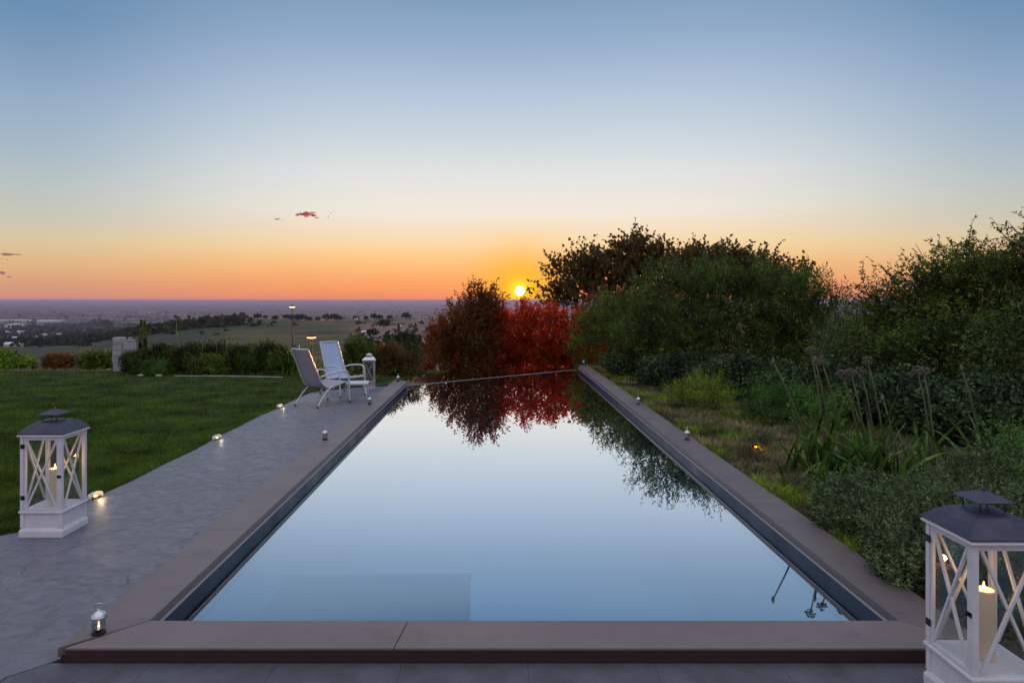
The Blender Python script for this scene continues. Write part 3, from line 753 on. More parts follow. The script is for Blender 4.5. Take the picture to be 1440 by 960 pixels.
def far_lobes(Y, zb, items):
    k = Y / F
    return [((px - VX) * k, Y + dy, H - (py - VY) * k, rx * k, ry, rz * k) for (px, py, dy, rx, ry, rz) in items]
shrub('round_leaf_tree', (5.6, 36, -5.0), far_lobes(36, 0, [(815, 396, 0, 44, 1.4, 32), (848, 384, .2, 34, 1.2, 24), (888, 362, 0, 32, 1.2, 26), (922, 372, 0, 26, 1.0, 20), (850, 415, -.4, 70, 1.6, 34), (905, 395, 0, 50, 1.5, 36), (790, 425, 0, 26, 1, 20), (955, 385, 0, 30, 1, 30)]),
      L_round, 'tall tree with small round leaves silhouetted right of the sun', 'tree', n=1500, per=8, leaf=.19, wid=.16, twig=.75, up=.45, seed=21, rad=.09, shoots=80, shoot_len=.9, shoot_leaf=14, kids=('trunk', 'crown'), lump=.5, twigs=300, shoot_rad=.014)
shrub('round_leaf_tree', (7.2, 24, -3.0), far_lobes(24, 0, [(975, 384, 0, 24, .7, 22), (1030, 388, 0, 32, .8, 20), (1070, 398, 0, 32, .8, 22), (1105, 412, 0, 32, .8, 22), (1020, 400, 0, 60, .9, 40)]),
      L_round, 'dark tree showing ragged sprigs above the big grey green bush', 'tree', n=1700, per=7, leaf=.13, wid=.10, twig=.5, up=.7, seed=22, rad=.06, shoots=110, shoot_len=.75, shoot_leaf=16, kids=('trunk', 'crown'), lump=.5, twigs=200, shoot_rad=.01)
shrub('brown_bush', (2.9, 17.6, -1.2), [(2.6, 17.6, .5, .7, .5, .95), (3.4, 17.7, .6, .7, .5, .95), (4.1, 17.8, .5, .7, .5, 1.0)],
      L_flarebrown, 'brownish bush under the round leaved tree, behind the olive bush', 'bush', n=2000, per=8, leaf=.075, wid=.036, twig=.26, up=.7, seed=14, rad=.03, shoots=30, shoot_len=.25, shoot_leaf=14)
shrub('olive_bush', (2.6, 14.8, -.4), [(2.55, 15.3, .85, .55, .5, .7), (2.15, 15.7, .55, .4, .4, .65), (3.0, 15.0, .95, .5, .5, .7)],
      L_oleander_y, 'olive green bush beyond the far right end of the coping', 'bush', n=1300, per=8, leaf=.06, wid=.022, twig=.22, up=.7, seed=31, rad=.02, shoots=30, shoot_len=.2)
shrub('oleander_bush', (3.9, 13.2, 0), [(3.35, 13.2, 1.1, .75, .7, .9), (3.0, 13.3, .7, .6, .5, .7), (4.1, 13.3, 1.3, .7, .7, .8), (3.6, 12.8, .5, .9, .6, .6)],
      L_oleander, 'big rounded grey green bush with narrow upright leaves right of centre', 'bush', n=2600, per=9, leaf=.085, wid=.018, twig=.28, up=.9, seed=32, rad=.03, shoots=120, shoot_len=.42, shoot_leaf=18, spread=.6, lump=.42)
shrub('oleander_bush', (5.4, 13.4, 0), [(4.9, 13.4, 1.3, .85, .7, .85), (5.7, 13.4, 1.2, .8, .7, .8), (6.3, 13.3, .85, .7, .6, .8), (5.2, 12.9, .5, 1.2, .6, .6)],
      L_oleander, 'tall dark bush with spiky upright shoots along its right shoulder', 'bush', n=2900, per=9, leaf=.085, wid=.02, twig=.3, up=1.1, seed=33, rad=.03, shoots=150, shoot_len=.46, shoot_leaf=20, spread=.6, lump=.42)
shrub('grey_bush', (6.3, 11.6, 0), [(6.1, 11.8, .65, .5, .5, .55), (6.0, 11.4, .4, .7, .5, .5)],
      L_silver, 'smaller pale grey green bush in the dip before the feathery tree', 'bush', n=1000, per=8, leaf=.06, wid=.016, twig=.22, up=.9, seed=34, rad=.02, shoots=30, shoot_len=.22, spread=.6)
shrub('feathery_tree', (7.0, 10.4, 0), [(6.4, 10.4, 1.25, .75, .7, .6), (7.2, 10.3, 1.75, .85, .7, .5), (6.6, 10.0, .7, .9, .6, .7), (7.6, 10.2, 1.1, .9, .7, .8), (6.0, 10.4, .8, .6, .6, .7), (7.0, 10.2, 1.2, 1.0, .6, .8)],
      L_fern, 'wide feathery tree with arching ragged branches at the right', 'tree', n=4200, per=9, leaf=.065, wid=.024, twig=.34, up=.35, seed=41, rad=.05, droop=.25, shoots=130, shoot_len=.6, shoot_leaf=30, kids=('trunk', 'crown'), shoot_up=.5, shoot_rad=.008, shoot_curve=.35, lump=.3, twigs=240)
shrub('feathery_tree', (8.6, 9.8, 0), [(8.2, 9.8, 2.0, .8, .7, .5), (9.0, 9.6, 2.1, .8, .7, .6), (8.6, 9.6, 1.1, 1.0, .7, .9), (7.9, 9.8, 1.5, .8, .6, .7), (9.4, 9.5, 1.4, .9, .6, .9)],
      L_fern, 'taller feathery tree reaching out of the right edge of the picture', 'tree', n=4000, per=9, leaf=.065, wid=.024, twig=.34, up=.3, seed=42, rad=.05, droop=.25, shoots=110, shoot_len=.6, shoot_leaf=30, kids=('trunk', 'crown'), shoot_up=.5, shoot_rad=.008, shoot_curve=.35, lump=.3, twigs=200)
shrub('dark_hedge_bush', (6.7, 8.8, 0), [(6.3, 9.1, .55, .9, .6, .75), (7.3, 8.6, .75, .9, .6, .85), (5.7, 9.6, .5, .7, .6, .7)],
      L_dark, 'deep green hedge bush in shade under the feathery tree', 'bush', n=2600, per=8, leaf=.065, wid=.022, twig=.26, up=.2, seed=43, rad=.03, droop=.2)
shrub('dark_hedge_bush', (6.6, 7.4, 0), [(6.0, 7.6, .55, .8, .5, .7), (6.8, 7.3, .75, .8, .6, .85), (7.4, 7.0, .7, .7, .6, .85)],
      L_dark, 'deep green bush at the right edge behind the tallest thin stalk', 'bush', n=2300, per=8, leaf=.06, wid=.02, twig=.26, up=.2, seed=44, rad=.03, droop=.2)
# ivy mounds, front to back along the bed
ivy = [((2.75, 13.2), .55, .42, 'ivy mound nearest the far right end of the coping'),
       ((3.1, 11.7), .60, .46, 'ivy mound beside the far part of the dry strip'),
       ((3.75, 10.4), .65, .50, 'ivy mound behind the small yellow green clump'),
       ((4.35, 9.2), .65, .54, 'ivy mound behind the leftmost tall flower stalk'),
       ((4.75, 8.0), .65, .56, 'ivy mound behind the clustered round seed heads'),
       ((4.95, 6.9), .60, .56, 'ivy mound behind the pair of close seed heads'),
       ((5.05, 5.9), .60, .55, 'ivy mound nearest the camera under the lone bare stalk')]
for i, ((x, y), r, h, lb) in enumerate(ivy):
    shrub('ivy_mound', (x, y, 0), [(x, y, h * .45, r, r * .85, h * .62), (x + .35, y + .3, h * .5, r * .8, r * .7, h * .6), (x - .2, y + .45, h * .4, r * .6, r * .6, h * .55)], L_ivy,
          lb, 'shrub', n=1300, per=6, leaf=.046, wid=.036, twig=.14, up=.35, seed=50 + i, rad=.012, group='ivy mounds along the right bed', lump=.3, low=-.2, spread=1.1)
shrub('low_green_clump', (3.05, 9.6, 0), [(2.9, 9.6, .12, .42, .7, .2), (3.2, 10.3, .15, .4, .5, .22)], L_moss, 'low yellow green clump beside the dry strip', 'shrub', n=900, per=6, leaf=.045, wid=.012, twig=.12, up=1.0, seed=61, rad=.008, low=-.1)
shrub('low_green_clump', (3.35, 8.2, 0), [(3.4, 8.4, .2, .38, .4, .3), (3.75, 8.0, .2, .3, .4, .28)], L_green2, 'small fresh green shrub between dry strip and ivy', 'shrub', n=800, per=6, leaf=.05, wid=.014, twig=.14, up=.9, seed=62, rad=.008, low=-.1)
# silver shrubs by the coping
sil = [((2.36, 4.55), .18, .18, L_silver, 'smallest silver green shrub, nearest the strap leaved plants'),
       ((2.50, 4.12), .28, .27, L_silver, 'silver green shrub spilling onto the middle of the right coping'),
       ((2.62, 3.72), .34, .36, L_silver, 'silver green shrub behind the left eave of the right lantern'),
       ((3.0, 4.15), .38, .44, L_silver, 'tall silver green shrub between flower stalks and right lantern'),
       ((3.40, 4.10), .44, .60, L_green2, 'fresh green feathery shrub at the right edge above the lantern'),
       ((2.30, 3.74), .20, .20, L_silver, 'lowest silver green shrub, leaning on the coping stone near the right lantern'),
       ((2.42, 3.20), .26, .24, L_dark, 'dark twiggy low shrub left of the right lantern')]
for i, ((x, y), r, h, m_, lb) in enumerate(sil):
    shrub('silver_shrub' if m_ is L_silver else 'garden_shrub', (x, y, 0), [(x, y, h * .5, r, r, h * .62), (x + .22, y + .12, h * .52, r * .7, r * .7, h * .6), (x - .12, y - .2, h * .32, r * .7, r * .6, h * .5)], m_,
          lb, 'shrub', n=2300 if m_ is not L_dark else 700, per=9, leaf=.026, wid=.011, twig=.13, up=.8, seed=70 + i, rad=.010, lump=.25, low=-.35, twigs=200, shoots=40, shoot_len=.16, shoot_leaf=16, shoot_rad=.003)

# ------------------------------------------------------------------ flower stalks with strap leaves
def seedhead(mb, c, r, rng, closed=False):
    c = Vector(c)
    if closed:
        mb.lathe([(.002, -.03), (.012, -.018), (.016, 0), (.011, .02), (.002, .036)], 8, 0, c); return
    mb.lathe([(.004, -.012), (.012, -.004), (.012, .006), (.003, .012)], 8, 0, c)
    for k in range(46):
        d = unit(rng.normal(size=3)); d[2] = d[2] * .8 + .1
        e = c + Vector(d) * r * rng.uniform(.8, 1.1)
        mb.tube([c, e], [.0014, .0012], 3, caps=False)
        mb.lathe([(.002, -.006), (.006, 0), (.005, .006), (.001, .009)], 5, 0, e)
M_head = simple('dry_seed_head', (0.14, 0.135, 0.085), 0.8, 0, 0.3, 30)
def flower_clump(base, stems, nleaf, label, seed, leaf_len=.62):
    rng = np.random.default_rng(seed); root = empty('flower_clump', base, label, 'plant', 0, 'seed head clumps in the right bed')
    bx, by, bz = base
    n = nleaf; k = 6
    a = rng.uniform(0, 6.28, n); L = leaf_len * rng.uniform(.55, 1.2, n); out = rng.uniform(.2, .75, n)
    b0 = np.stack([rng.normal(size=n) * .11, rng.normal(size=n) * .11, np.zeros(n)], 1)
    pts = np.zeros((n, k, 3)); wd = np.zeros((n, k))
    for j in range(k):
        s = j / (k - 1)
        rr = out * L * s ** 1.3; zz = L * (s * (1.2 - .2 * out) - .62 * out * s * s)
        pts[:, j] = b0 + np.stack([np.cos(a) * rr, np.sin(a) * rr, np.maximum(zz, .01)], 1)
        wd[:, j] = .032 * rng.uniform(.7, 1.2, n) * (1 - s ** 2.2) + .002
    np_quads('strap_leaves', strips(pts, wd, rng), L_strap, root)
    for (px, py, Y, bxp, closed) in stems:
        h = P(px, py, Y); fx = (bxp - VX) / F * Y
        b = Vector((fx - bx, Y - by + rng.normal() * .03, 0)); e = Vector((h.x - bx, h.y - by, h.z - bz))
        mid = b.lerp(e, .5) + Vector((.025, 0, .01))
        mb = MB(); pp = [b, b.lerp(mid, .5) + Vector((.012, 0, 0)), mid, mid.lerp(e, .5) + Vector((.008, 0, 0)), e]
        mb.tube(pp, [.011, .010, .009, .008, .006], 6)
        st = mb.build('stalk', M_stem, root)
        mh = MB(); seedhead(mh, e, .042, rng, closed); mh.build('seed_head', M_head, st)
    return root
flower_clump((2.72, 5.75, .01), [(1087, 508, 5.85, 1150, True), (1140, 494, 5.8, 1158, False), (1146, 506, 5.9, 1172, True), (1156, 508, 5.75, 1192, False)], 46, 'strap leaved clump with the leftmost leaning seed head stalks', 81)
flower_clump((3.0, 5.45, .01), [(1185, 527, 5.5, 1218, False), (1197, 525, 5.45, 1222, False), (1211, 523, 5.55, 1232, False), (1220, 508, 5.5, 1250, False)], 50, 'strap leaved clump carrying three big touching seed heads', 82, .64)
flower_clump((3.5, 5.5, .01), [(1290, 521, 5.6, 1308, False), (1299, 523, 5.5, 1312, False), (1241, 560, 5.7, 1258, True)], 22, 'clump of two close parallel seed head stalks among ivy', 83)
flower_clump((4.25, 5.9, .01), [(1352, 518, 5.9, 1388, True)], 14, 'lone thin stalk leaning left near the right edge', 84)
flower_clump((2.50, 5.15, .01), [], 30, 'low strap leaved clump without stalks close to the coping', 85, .36)

# ------------------------------------------------------------------ planting at the end of the lawn
shrub('lime_shrub', (-11.2, 15.3, 0), [(-11.5, 15.3, .14, .7, .5, .22), (-10.7, 15.2, .06, .5, .4, .14)], L_lime, 'bright green rounded shrub at the far left lawn edge', 'shrub', n=900, per=7, leaf=.055, wid=.03, twig=.10, up=.5, seed=91, low=-.2)
shrub('red_brown_shrub', (-9.65, 15.1, 0), [(-9.65, 15.1, .08, .28, .3, .14)], L_redsh, 'small red brown shrub at the lawn edge', 'shrub', n=500, per=7, leaf=.05, wid=.02, twig=.12, up=.7, seed=92, low=-.1)
shrub('plume_grass', (-9.1, 15.3, 0), [(-9.1, 15.3, .06, .22, .25, .16)], L_pink, 'pinkish plume grass between red brown shrub and green shrubs', 'ornamental grass', n=400, per=6, leaf=.07, wid=.012, twig=.18, up=1.4, seed=93, low=-.1)
shrub('edge_shrub', (-8.6, 15.0, 0), [(-8.75, 15.0, .1, .26, .3, .17)], L_lime, 'dark and lime shrub left of the pale pillar', 'shrub', n=450, per=7, leaf=.05, wid=.025, twig=.14, up=.6, seed=94, low=-.1)
shrub('edge_shrub', (-8.05, 15.0, 0), [(-8.2, 15.0, .12, .26, .3, .19)], L_oleander_y, 'olive shrub right beside the pale pillar', 'shrub', n=500, per=7, leaf=.05, wid=.025, twig=.14, up=.6, seed=95, low=-.1)
hed = [(-7.35, 14.1, .28, .16, .24, 'lowest dark hedge clump, in front of the pale pillar'), (-6.95, 14.3, .34, .22, .32, 'dark hedge clump between the pale pillar and the mullein spike'), (-6.35, 14.35, .42, .24, .34, 'dark hedge clump right of the tall mullein spike'),
       (-5.8, 14.3, .42, .23, .34, 'dark hedge clump left of the dome shaped bush, behind the low brown shrub'), (-5.25, 14.3, .36, .20, .30, 'dark hedge clump nearest the dome shaped bush')]
for i, (x, y, r, cz, rz, lb) in enumerate(hed):
    shrub('hedge_shrub', (x, y, 0), [(x, y, cz, r, .4, rz * .85), (x + .15, y - .1, cz * .5, r, .35, rz * .6)], L_dark, lb, 'shrub', n=1000, per=8, leaf=.055, wid=.014, twig=.14, up=1.2, seed=100 + i, low=-.3, shoots=50, shoot_len=.16, spread=.5, group='dark hedge shrubs at the lawn end')
shrub('round_hedge_bush', (-4.65, 14.2, 0), [(-4.75, 14.2, .24, .50, .45, .31), (-4.4, 14.0, .2, .32, .35, .27)], L_dark, 'dark dome shaped bush left of the lamp post', 'bush', n=1300, per=8, leaf=.05, wid=.018, twig=.11, up=.6, seed=105, low=-.3)
shrub('round_grass_tuft', (-6.85, 13.75, 0), [(-6.85, 13.75, .06, .24, .22, .12)], L_green2, 'round bright green tuft in front of the dark hedge', 'shrub', n=600, per=6, leaf=.06, wid=.01, twig=.12, up=1.0, seed=106, low=0)
shrub('low_brown_shrub', (-5.75, 13.75, 0), [(-5.75, 13.75, .1, .32, .25, .18)], L_oleander_y, 'brownish olive low shrub at the foot of the hedge', 'shrub', n=600, per=7, leaf=.05, wid=.02, twig=.14, up=.6, seed=107, low=-.1)
def strap_plant(base, n, L0, m_, label, seed, outr=(.15, .6), wid=.03):
    rng = np.random.default_rng(seed); root = empty('strap_plant', base, label, 'plant'); k = 5
    a = rng.uniform(0, 6.28, n); L = L0 * rng.uniform(.6, 1.15, n); out = rng.uniform(*outr, n)
    b0 = np.stack([rng.normal(size=n) * .12, rng.normal(size=n) * .1, np.zeros(n)], 1); pts = np.zeros((n, k, 3)); wd = np.zeros((n, k))
    for j in range(k):
        s = j / (k - 1)
        pts[:, j] = b0 + np.stack([np.cos(a) * out * L * s ** 1.3, np.sin(a) * out * L * s ** 1.3, L * (s - .35 * out * s * s)], 1)
        wd[:, j] = wid * (1 - s ** 2) + .003
    np_quads('strap_leaves', strips(pts, wd, rng), m_, root); return root
strap_plant((-4.0, 13.75, 0), 60, .62, L_strap, 'upright sword leaved plant behind the reclined grey chair', 110)
strap_plant((-3.65, 13.5, 0), 26, .34, L_yellow, 'small yellow leaved plant at the foot of the sword leaves', 111)
strap_plant((-5.05, 13.95, 0), 50, .6, L_strap, 'tall upright grass clump between hedge and dome bush', 112, (.05, .3), .016)
strap_plant((-3.15, 13.4, 0), 40, .62, L_oleander_y, 'narrow olive grass clump seen between the two chairs', 113, (.05, .3), .02)
shrub('olive_shrub', (-2.85, 13.7, 0), [(-2.8, 13.7, .36, .26, .25, .35), (-2.55, 13.7, .25, .25, .25, .28)], L_oleander_y, 'yellowish olive shrub right of the sky tinted chair back', 'shrub', n=700, per=8, leaf=.045, wid=.02, twig=.14, up=.7, seed=114)
shrub('brown_shrub', (-2.1, 13.6, 0), [(-2.15, 13.6, .28, .3, .3, .3), (-1.8, 13.7, .12, .35, .3, .3)], L_round, 'brownish shrub behind the small silver lantern', 'shrub', n=800, per=8, leaf=.045, wid=.02, twig=.14, up=.6, seed=115)
shrub('slope_shrub', (-2.0, 17.5, -1.6), [(-2.2, 17.5, -.75, .6, .4, .7), (-1.5, 17.0, -.7, .5, .4, .6)], L_round, 'brown scrub on the slope left of the tall dark flare tinted bush', 'shrub', n=1000, per=7, leaf=.05, wid=.02, twig=.16, up=.5, seed=116)
shrub('slope_shrub', (-2.9, 19.0, -2.0), [(-2.9, 19, -.9, .6, .4, .6), (-3.7, 19, -1.0, .6, .4, .6)], L_oleander_y, 'olive scrub on the slope behind chairs and lantern', 'shrub', n=900, per=7, leaf=.05, wid=.02, twig=.16, up=.5, seed=117)

# tall flower spikes in the hedge
def spike(px, ptop, pbase, Y, kind, label, seed):
    rng = np.random.default_rng(seed); top = P(px, ptop, Y); base = Vector((top.x, Y, 0)); h = top.z
    root = empty('flower_spike', base, label, 'plant')
    mb = MB(); mb.tube([(0, 0, 0), (.01, 0, h * .5), (0, 0, h)], [.012, .010, .006], 6); mb.build('stem', M_stem, root)
    q = []
    if kind == 'mullein':
        n = 500; z = rng.uniform(.42, 1.0, n); r = .05 * (1.15 - z) + .015
        a = rng.uniform(0, 6.28, n); b = np.stack([np.cos(a) * r, np.sin(a) * r, z * h], 1)
        d = np.stack([np.cos(a), np.sin(a), np.full(n, .5)], 1); q = leaf_quads(b, d, np.full(n, .05), np.full(n, .035), rng); m_ = L_oleander_y
    else:
        n = 60 if kind == 'tuft' else 10; a = rng.uniform(0, 6.28, n); b = np.tile([0, 0, h * .97], (n, 1)) + rng.normal(size=(n, 3)) * .015
        d = np.stack([np.cos(a), np.sin(a), rng.uniform(-.3, .8, n)], 1); q = leaf_quads(b, d, np.full(n, .055), np.full(n, .014), rng); m_ = L_dark
    np_quads('flower_head', q, m_, root)
spike(201, 450, 490, 14.1, 'mullein', 'tall fuzzy yellow green flower spike rising above the hedge', 120)
spike(248, 444, 490, 14.2, 'tuft', 'slim dark stalk with a small tuft on top above the hedge', 121)
for i, (px, pt, lb) in enumerate([(284, 466, 'pale thin grass stalk, left one of a trio right of the tufted stalk'), (304, 468, 'pale thin grass stalk, middle one of a trio'), (318, 462, 'pale thin grass stalk beside the dome bush, tallest of a trio')]):
    spike(px, pt, 490, 14.0, 'tuft', lb, 125 + i)
for i, (px, pt, lb) in enumerate([(663, 393, 'bare twig spike above the tallest flare tinted shoots'), (683, 395, 'second bare twig spike right of the tallest flare tinted shoots'), (741, 406, 'bare twig spike just right of the sun disc')]):
    spike(px, pt, 490, 17.35, 'bare', lb, 130 + i)

# pale pillar, edging stones
pil = empty('stone_pillar', (P(168, 500, 14.6).x, 14.6, 0), 'pale grey weathered stone pillar with a broken stepped top at the lawn edge', 'pillar')
rng = np.random.default_rng(8); mb = MB()
for k in range(6):
    w0 = .10 + rng.uniform(-.012, .012); z0 = -.1 + k * .135
    mb.box(-w0 + rng.uniform(-.01, .01), w0, -.1, .1, z0, z0 + .133)
mb.build('shaft', M_paleStone, pil, .012)
mb = MB(); mb.box(.085, .34, -.05, .05, .36, .60); mb.box(.16, .32, -.045, .045, .603, .66); mb.box(.20, .26, -.04, .04, .663, .71); mb.build('side_slab', M_paleStone, pil, .015)
def rock(name, x, y, r, label, seed):
    rng = np.random.default_rng(seed); bpy_m = MB(); n = 8; prof = []
    vs = []; fs = []
    for i in range(5):
        th = math.pi * (i + .5) / 5
        for k in range(n):
            a = 2 * math.pi * k / n; rr = r * (1 + rng.uniform(-.2, .2))
            vs.append((rr * math.sin(th) * math.cos(a) * 1.4, rr * math.sin(th) * math.sin(a), rr * .55 * math.cos(th) + r * .3))
    for i in range(4):
        for k in range(n): fs.append((i * n + k, (i + 1) * n + k, (i + 1) * n + (k + 1) % n, i * n + (k + 1) % n))
    fs.append(tuple(range(n))); fs.append(tuple(range(5 * n - 1, 4 * n - 1, -1)))
    bpy_m.add(vs, fs, 0, True); o = bpy_m.build(name, M_rock); o.location = (x, y, 0.0); tag(o, label, 'rock')
M_rock = simple('pale_rock', (0.36, 0.30, 0.22), 0.8, 0, 0.3, 8, 0.4)
rock('garden_rock', -6.98, 13.45, .05, 'pale rock left of the round green tuft', 1)
rock('garden_rock', -6.6, 13.4, .055, 'pale rock right of the round green tuft', 2)
rock('garden_rock', -8.25, 14.6, .05, 'pale rock at the foot of the olive shrub by the pillar', 3)
mb = MB(); mb.tube([(-6.3, 13.42, .01), (-5.4, 13.38, .015), (-4.6, 13.3, .01), (-4.1, 13.2, .01)], .012, 6)
tag(mb.build('bed_edging', M_paleStone), 'thin pale stone edging along the foot of the hedge', 'edging')

# ------------------------------------------------------------------ lanterns
def lantern(loc, rz, label, scale=1.0, mw=None, mr=None, mfloor=None):
    mw = mw or M_white; mr = mr or M_roofmetal
    root = empty('lantern', loc, label, 'lantern', rz, None, scale)
    h = .133
    mb = MB(); mb.squares([(h + .006, 0), (h + .006, .038), (h + .001, .048), (h - .004, .058)])
    mb.squares([(h - .008, .058), (h - .008, .150)])
    for sx in (-1, 1):
        for sy in (-1, 1): mb.box(sx * (h - .012) - .012, sx * (h - .012) + .012, sy * (h - .012) - .012, sy * (h - .012) + .012, .0585, .150)
    mb.squares([(h + .006, .151), (h + .008, .156), (h + .006, .166), (h - .02, .166)])
    mb.build('base', mw, root, .0025)
    mb = MB(); mb.box(-h + .02, h - .02, -h + .02, h - .02, .1665, .170); mb.build('floor_tray', mw, root)
    zb, zt = .1665, .635
    for sx in (-1, 1):
        for sy in (-1, 1):
            mb = MB(); x = sx * (h - .011); y = sy * (h - .011); mb.box(x - .011, x + .011, y - .011, y + .011, zb, zt); mb.build('post', mw, root, .0015)
    for k in range(4):
        rot = Matrix.Rotation(math.pi / 2 * k, 4, 'Z')
        par = root
        hw = h - .0225
        if k == 0:
            mb = MB()
            mb.box(-hw + .001, -hw + .014, -h + .004, -h + .016, zb + .002, zt - .001); mb.box(hw - .014, hw - .001, -h + .004, -h + .016, zb + .002, zt - .001)
            mb.box(-hw + .0145, hw - .0145, -h + .004, -h + .016, zb + .002, zb + .016); mb.box(-hw + .0145, hw - .0145, -h + .004, -h + .016, zt - .022, zt - .001)
            par = mb.build('door', mw, root, .001)
            for z in (.235, .56):
                m2 = MB(); m2.box(-hw - .018, -hw + .008, -h - .003, -h - .0003, z, z + .028); m2.build('hinge', M_blackiron, par, .001)
            m2 = MB(); m2.box(hw - .008, hw + .018, -h - .004, -h - .0003, .375, .392); m2.lathe([(.002, 0), (.006, .003), (.006, .010), (.002, .012)], 8, 0, (hw + .002, -h - .009, .377)); m2.build('latch', M_blackiron, par, .001)
        else:
            mb = MB(); mb.box(-hw + .001, hw - .001, -h + .004, -h + .016, zt - .022, zt - .001); o = mb.build('top_rail', mw, root, .001); o.matrix_local = rot
        i0 = hw - .015; z0, z1 = zb + .017, zt - .023
        mb = MB(); mb.bar((-i0, -h + .008, z0), (i0, -h + .008, z1), .010, .011, 0, (0, 1, 0)); mb.bar((-i0, -h + .0105, z1), (i0, -h + .0105, z0), .010, .011, 0, (0, 1, 0))
        o = mb.build('cross_brace', mw, par, .001)
        if k: o.matrix_local = rot
        mb = MB(); mb.box(-hw + .002, hw - .002, -h + .0185, -h + .0205, zb + .003, zt - .002); o = mb.build('glass_pane', M_glass, par)
        if k: o.matrix_local = rot
    mb = MB(); mb.squares([(h + .012, .636), (h + .013, .643), (h + .006, .650)]); mb.build('eave', mw, root, .001)
    mb = MB(); mb.squares([(h + .013, .6505), (h + .014, .655), (h + .002, .669), (h - .024, .694), (h - .052, .713), (.058, .723), (.050, .724)])
    rf = mb.build('roof', mr, root, .002)
    for sx in (-1, 1):
        for sy in (-1, 1):
            mb = MB(); mb.tube([(sx * .046, sy * .046, .722), (sx * .046, sy * .046, .763)], .0032, 6); mb.build('chimney_post', mr, rf)
    mb = MB(); mb.squares([(.068, .760), (.070, .763), (.040, .778), (.006, .792), (.002, .794)]); mb.lathe([(.004, .792), (.007, .797), (.005, .803), (.002, .806)], 10); mb.build('chimney_cap', mr, rf, .001)
    return root
def candle(loc, hgt, r, label, watts=.35):
    root = empty('candle', loc, label, 'candle')
    mb = MB(); mb.lathe([(r * .97, 0), (r, .004), (r, hgt - .012), (r * .93, hgt), (r * .72, hgt - .004), (r * .45, hgt - .010), (.004, hgt - .012)], 28); mb.build('wax', M_wax, root)
    mb = MB(); mb.tube([(0, 0, hgt - .013), (.001, 0, hgt + .004)], .0015, 5); mb.build('wick', M_wick, root)
    mb = MB(); mb.lathe([(.001, hgt + .001), (.004, hgt + .006), (.0045, hgt + .011), (.0028, hgt + .019), (.0006, hgt + .029)], 10); mb.build('flame', M_flame, root)
    point_light('candle_light', (0, 0, hgt + .03), watts, (1.0, .55, .22), .012, root)
LF = (-2.875, 4.455, 0); RT = (1.822, 2.545, 0)
lantern(LF, 0.0, 'white wooden candle lantern with grey roof, complete, on the terrace by the lawn')
candle((LF[0] + .005, LF[1], .1705), .235, .034, 'ivory pillar candle burning inside the left lantern', .6)
lantern(RT, R(-90), 'white wooden candle lantern with dark blue roof, cut by the right picture edge')
candle((RT[0], RT[1], .1705), .255, .036, 'ivory pillar candle burning inside the right foreground lantern', .6)
lantern((-2.13, 11.55, 0), R(8), 'small silver roofed lantern beyond the low table', .76, M_paleStone, M_silver)

# ------------------------------------------------------------------ tealight jars on the coping
def jar(loc, label):
    root = empty('tealight_jar', loc, label, 'tealight holder', rnd.uniform(0, 1), 'tealight jars along the coping')
    mb = MB(); mb.lathe([(.026, 0), (.029, .002), (.029, .008), (.024, .010)], 18); mb.build('base_ring', M_blackiron, root)
    mb = MB(); mb.lathe([(.0255, .0105), (.0275, .030), (.0260, .055), (.0235, .066), (.0225, .066), (.0245, .055), (.026, .030), (.0235, .0125)], 20); mb.build('glass', M_jar, root)
    mb = MB(); mb.lathe([(.0235, .0665), (.034, .068), (.034, .074), (.027, .086), (.014, .095), (.006, .098), (.004, .102)], 20)
    mb.build('lid', M_silver, root)
    mb = MB(); n = 14; mb.tube([(.014 * math.cos(2 * math.pi * k / n), 0, .116 + .014 * math.sin(2 * math.pi * k / n)) for k in range(n + 1)], .0022, 6); mb.build('ring_handle', M_silver, root)
    return root
jars = [(-1.715, 2.955, 'glass tealight jar with silver lid on the near left corner of the coping'),
        (-1.755, 7.05, 'glass tealight jar halfway along the left coping'),
        (-1.735, 9.45, 'glass tealight jar on the left coping beside the low table'),
        (-1.72, 12.12, 'glass tealight jar at the far left tip of the coping'),
        (1.985, 7.05, 'glass tealight jar halfway along the right coping'),
        (1.985, 9.45, 'glass tealight jar on the right coping beside the ivy'),
        (1.98, 15.2, 'glass tealight jar at the far right tip of the coping')]
j0 = None
for x, y, lb in jars:
    if j0 is None: j0 = jar((x, y, .0602), lb)
    else:
        c = copy_tree(j0); c.location = (x, y, .0602); c.rotation_euler = (0, 0, rnd.uniform(0, 3)); c['label'] = lb
tl = empty('tealight', (-1.715, 2.955, .0722), 'small burning tealight inside the nearest glass jar', 'candle')
mb = MB(); mb.lathe([(.016, 0), (.0165, .013), (.0155, .014), (.0155, .011), (.002, .011)], 16); mb.build('cup', M_silver, tl)
mb = MB(); mb.lathe([(.001, .012), (.004, .017), (.0042, .022), (.002, .030), (.0006, .036)], 8); mb.build('flame', M_flame, tl)
point_light('tealight_light', (0, 0, .03), .03, (1, .5, .2), .006, tl)

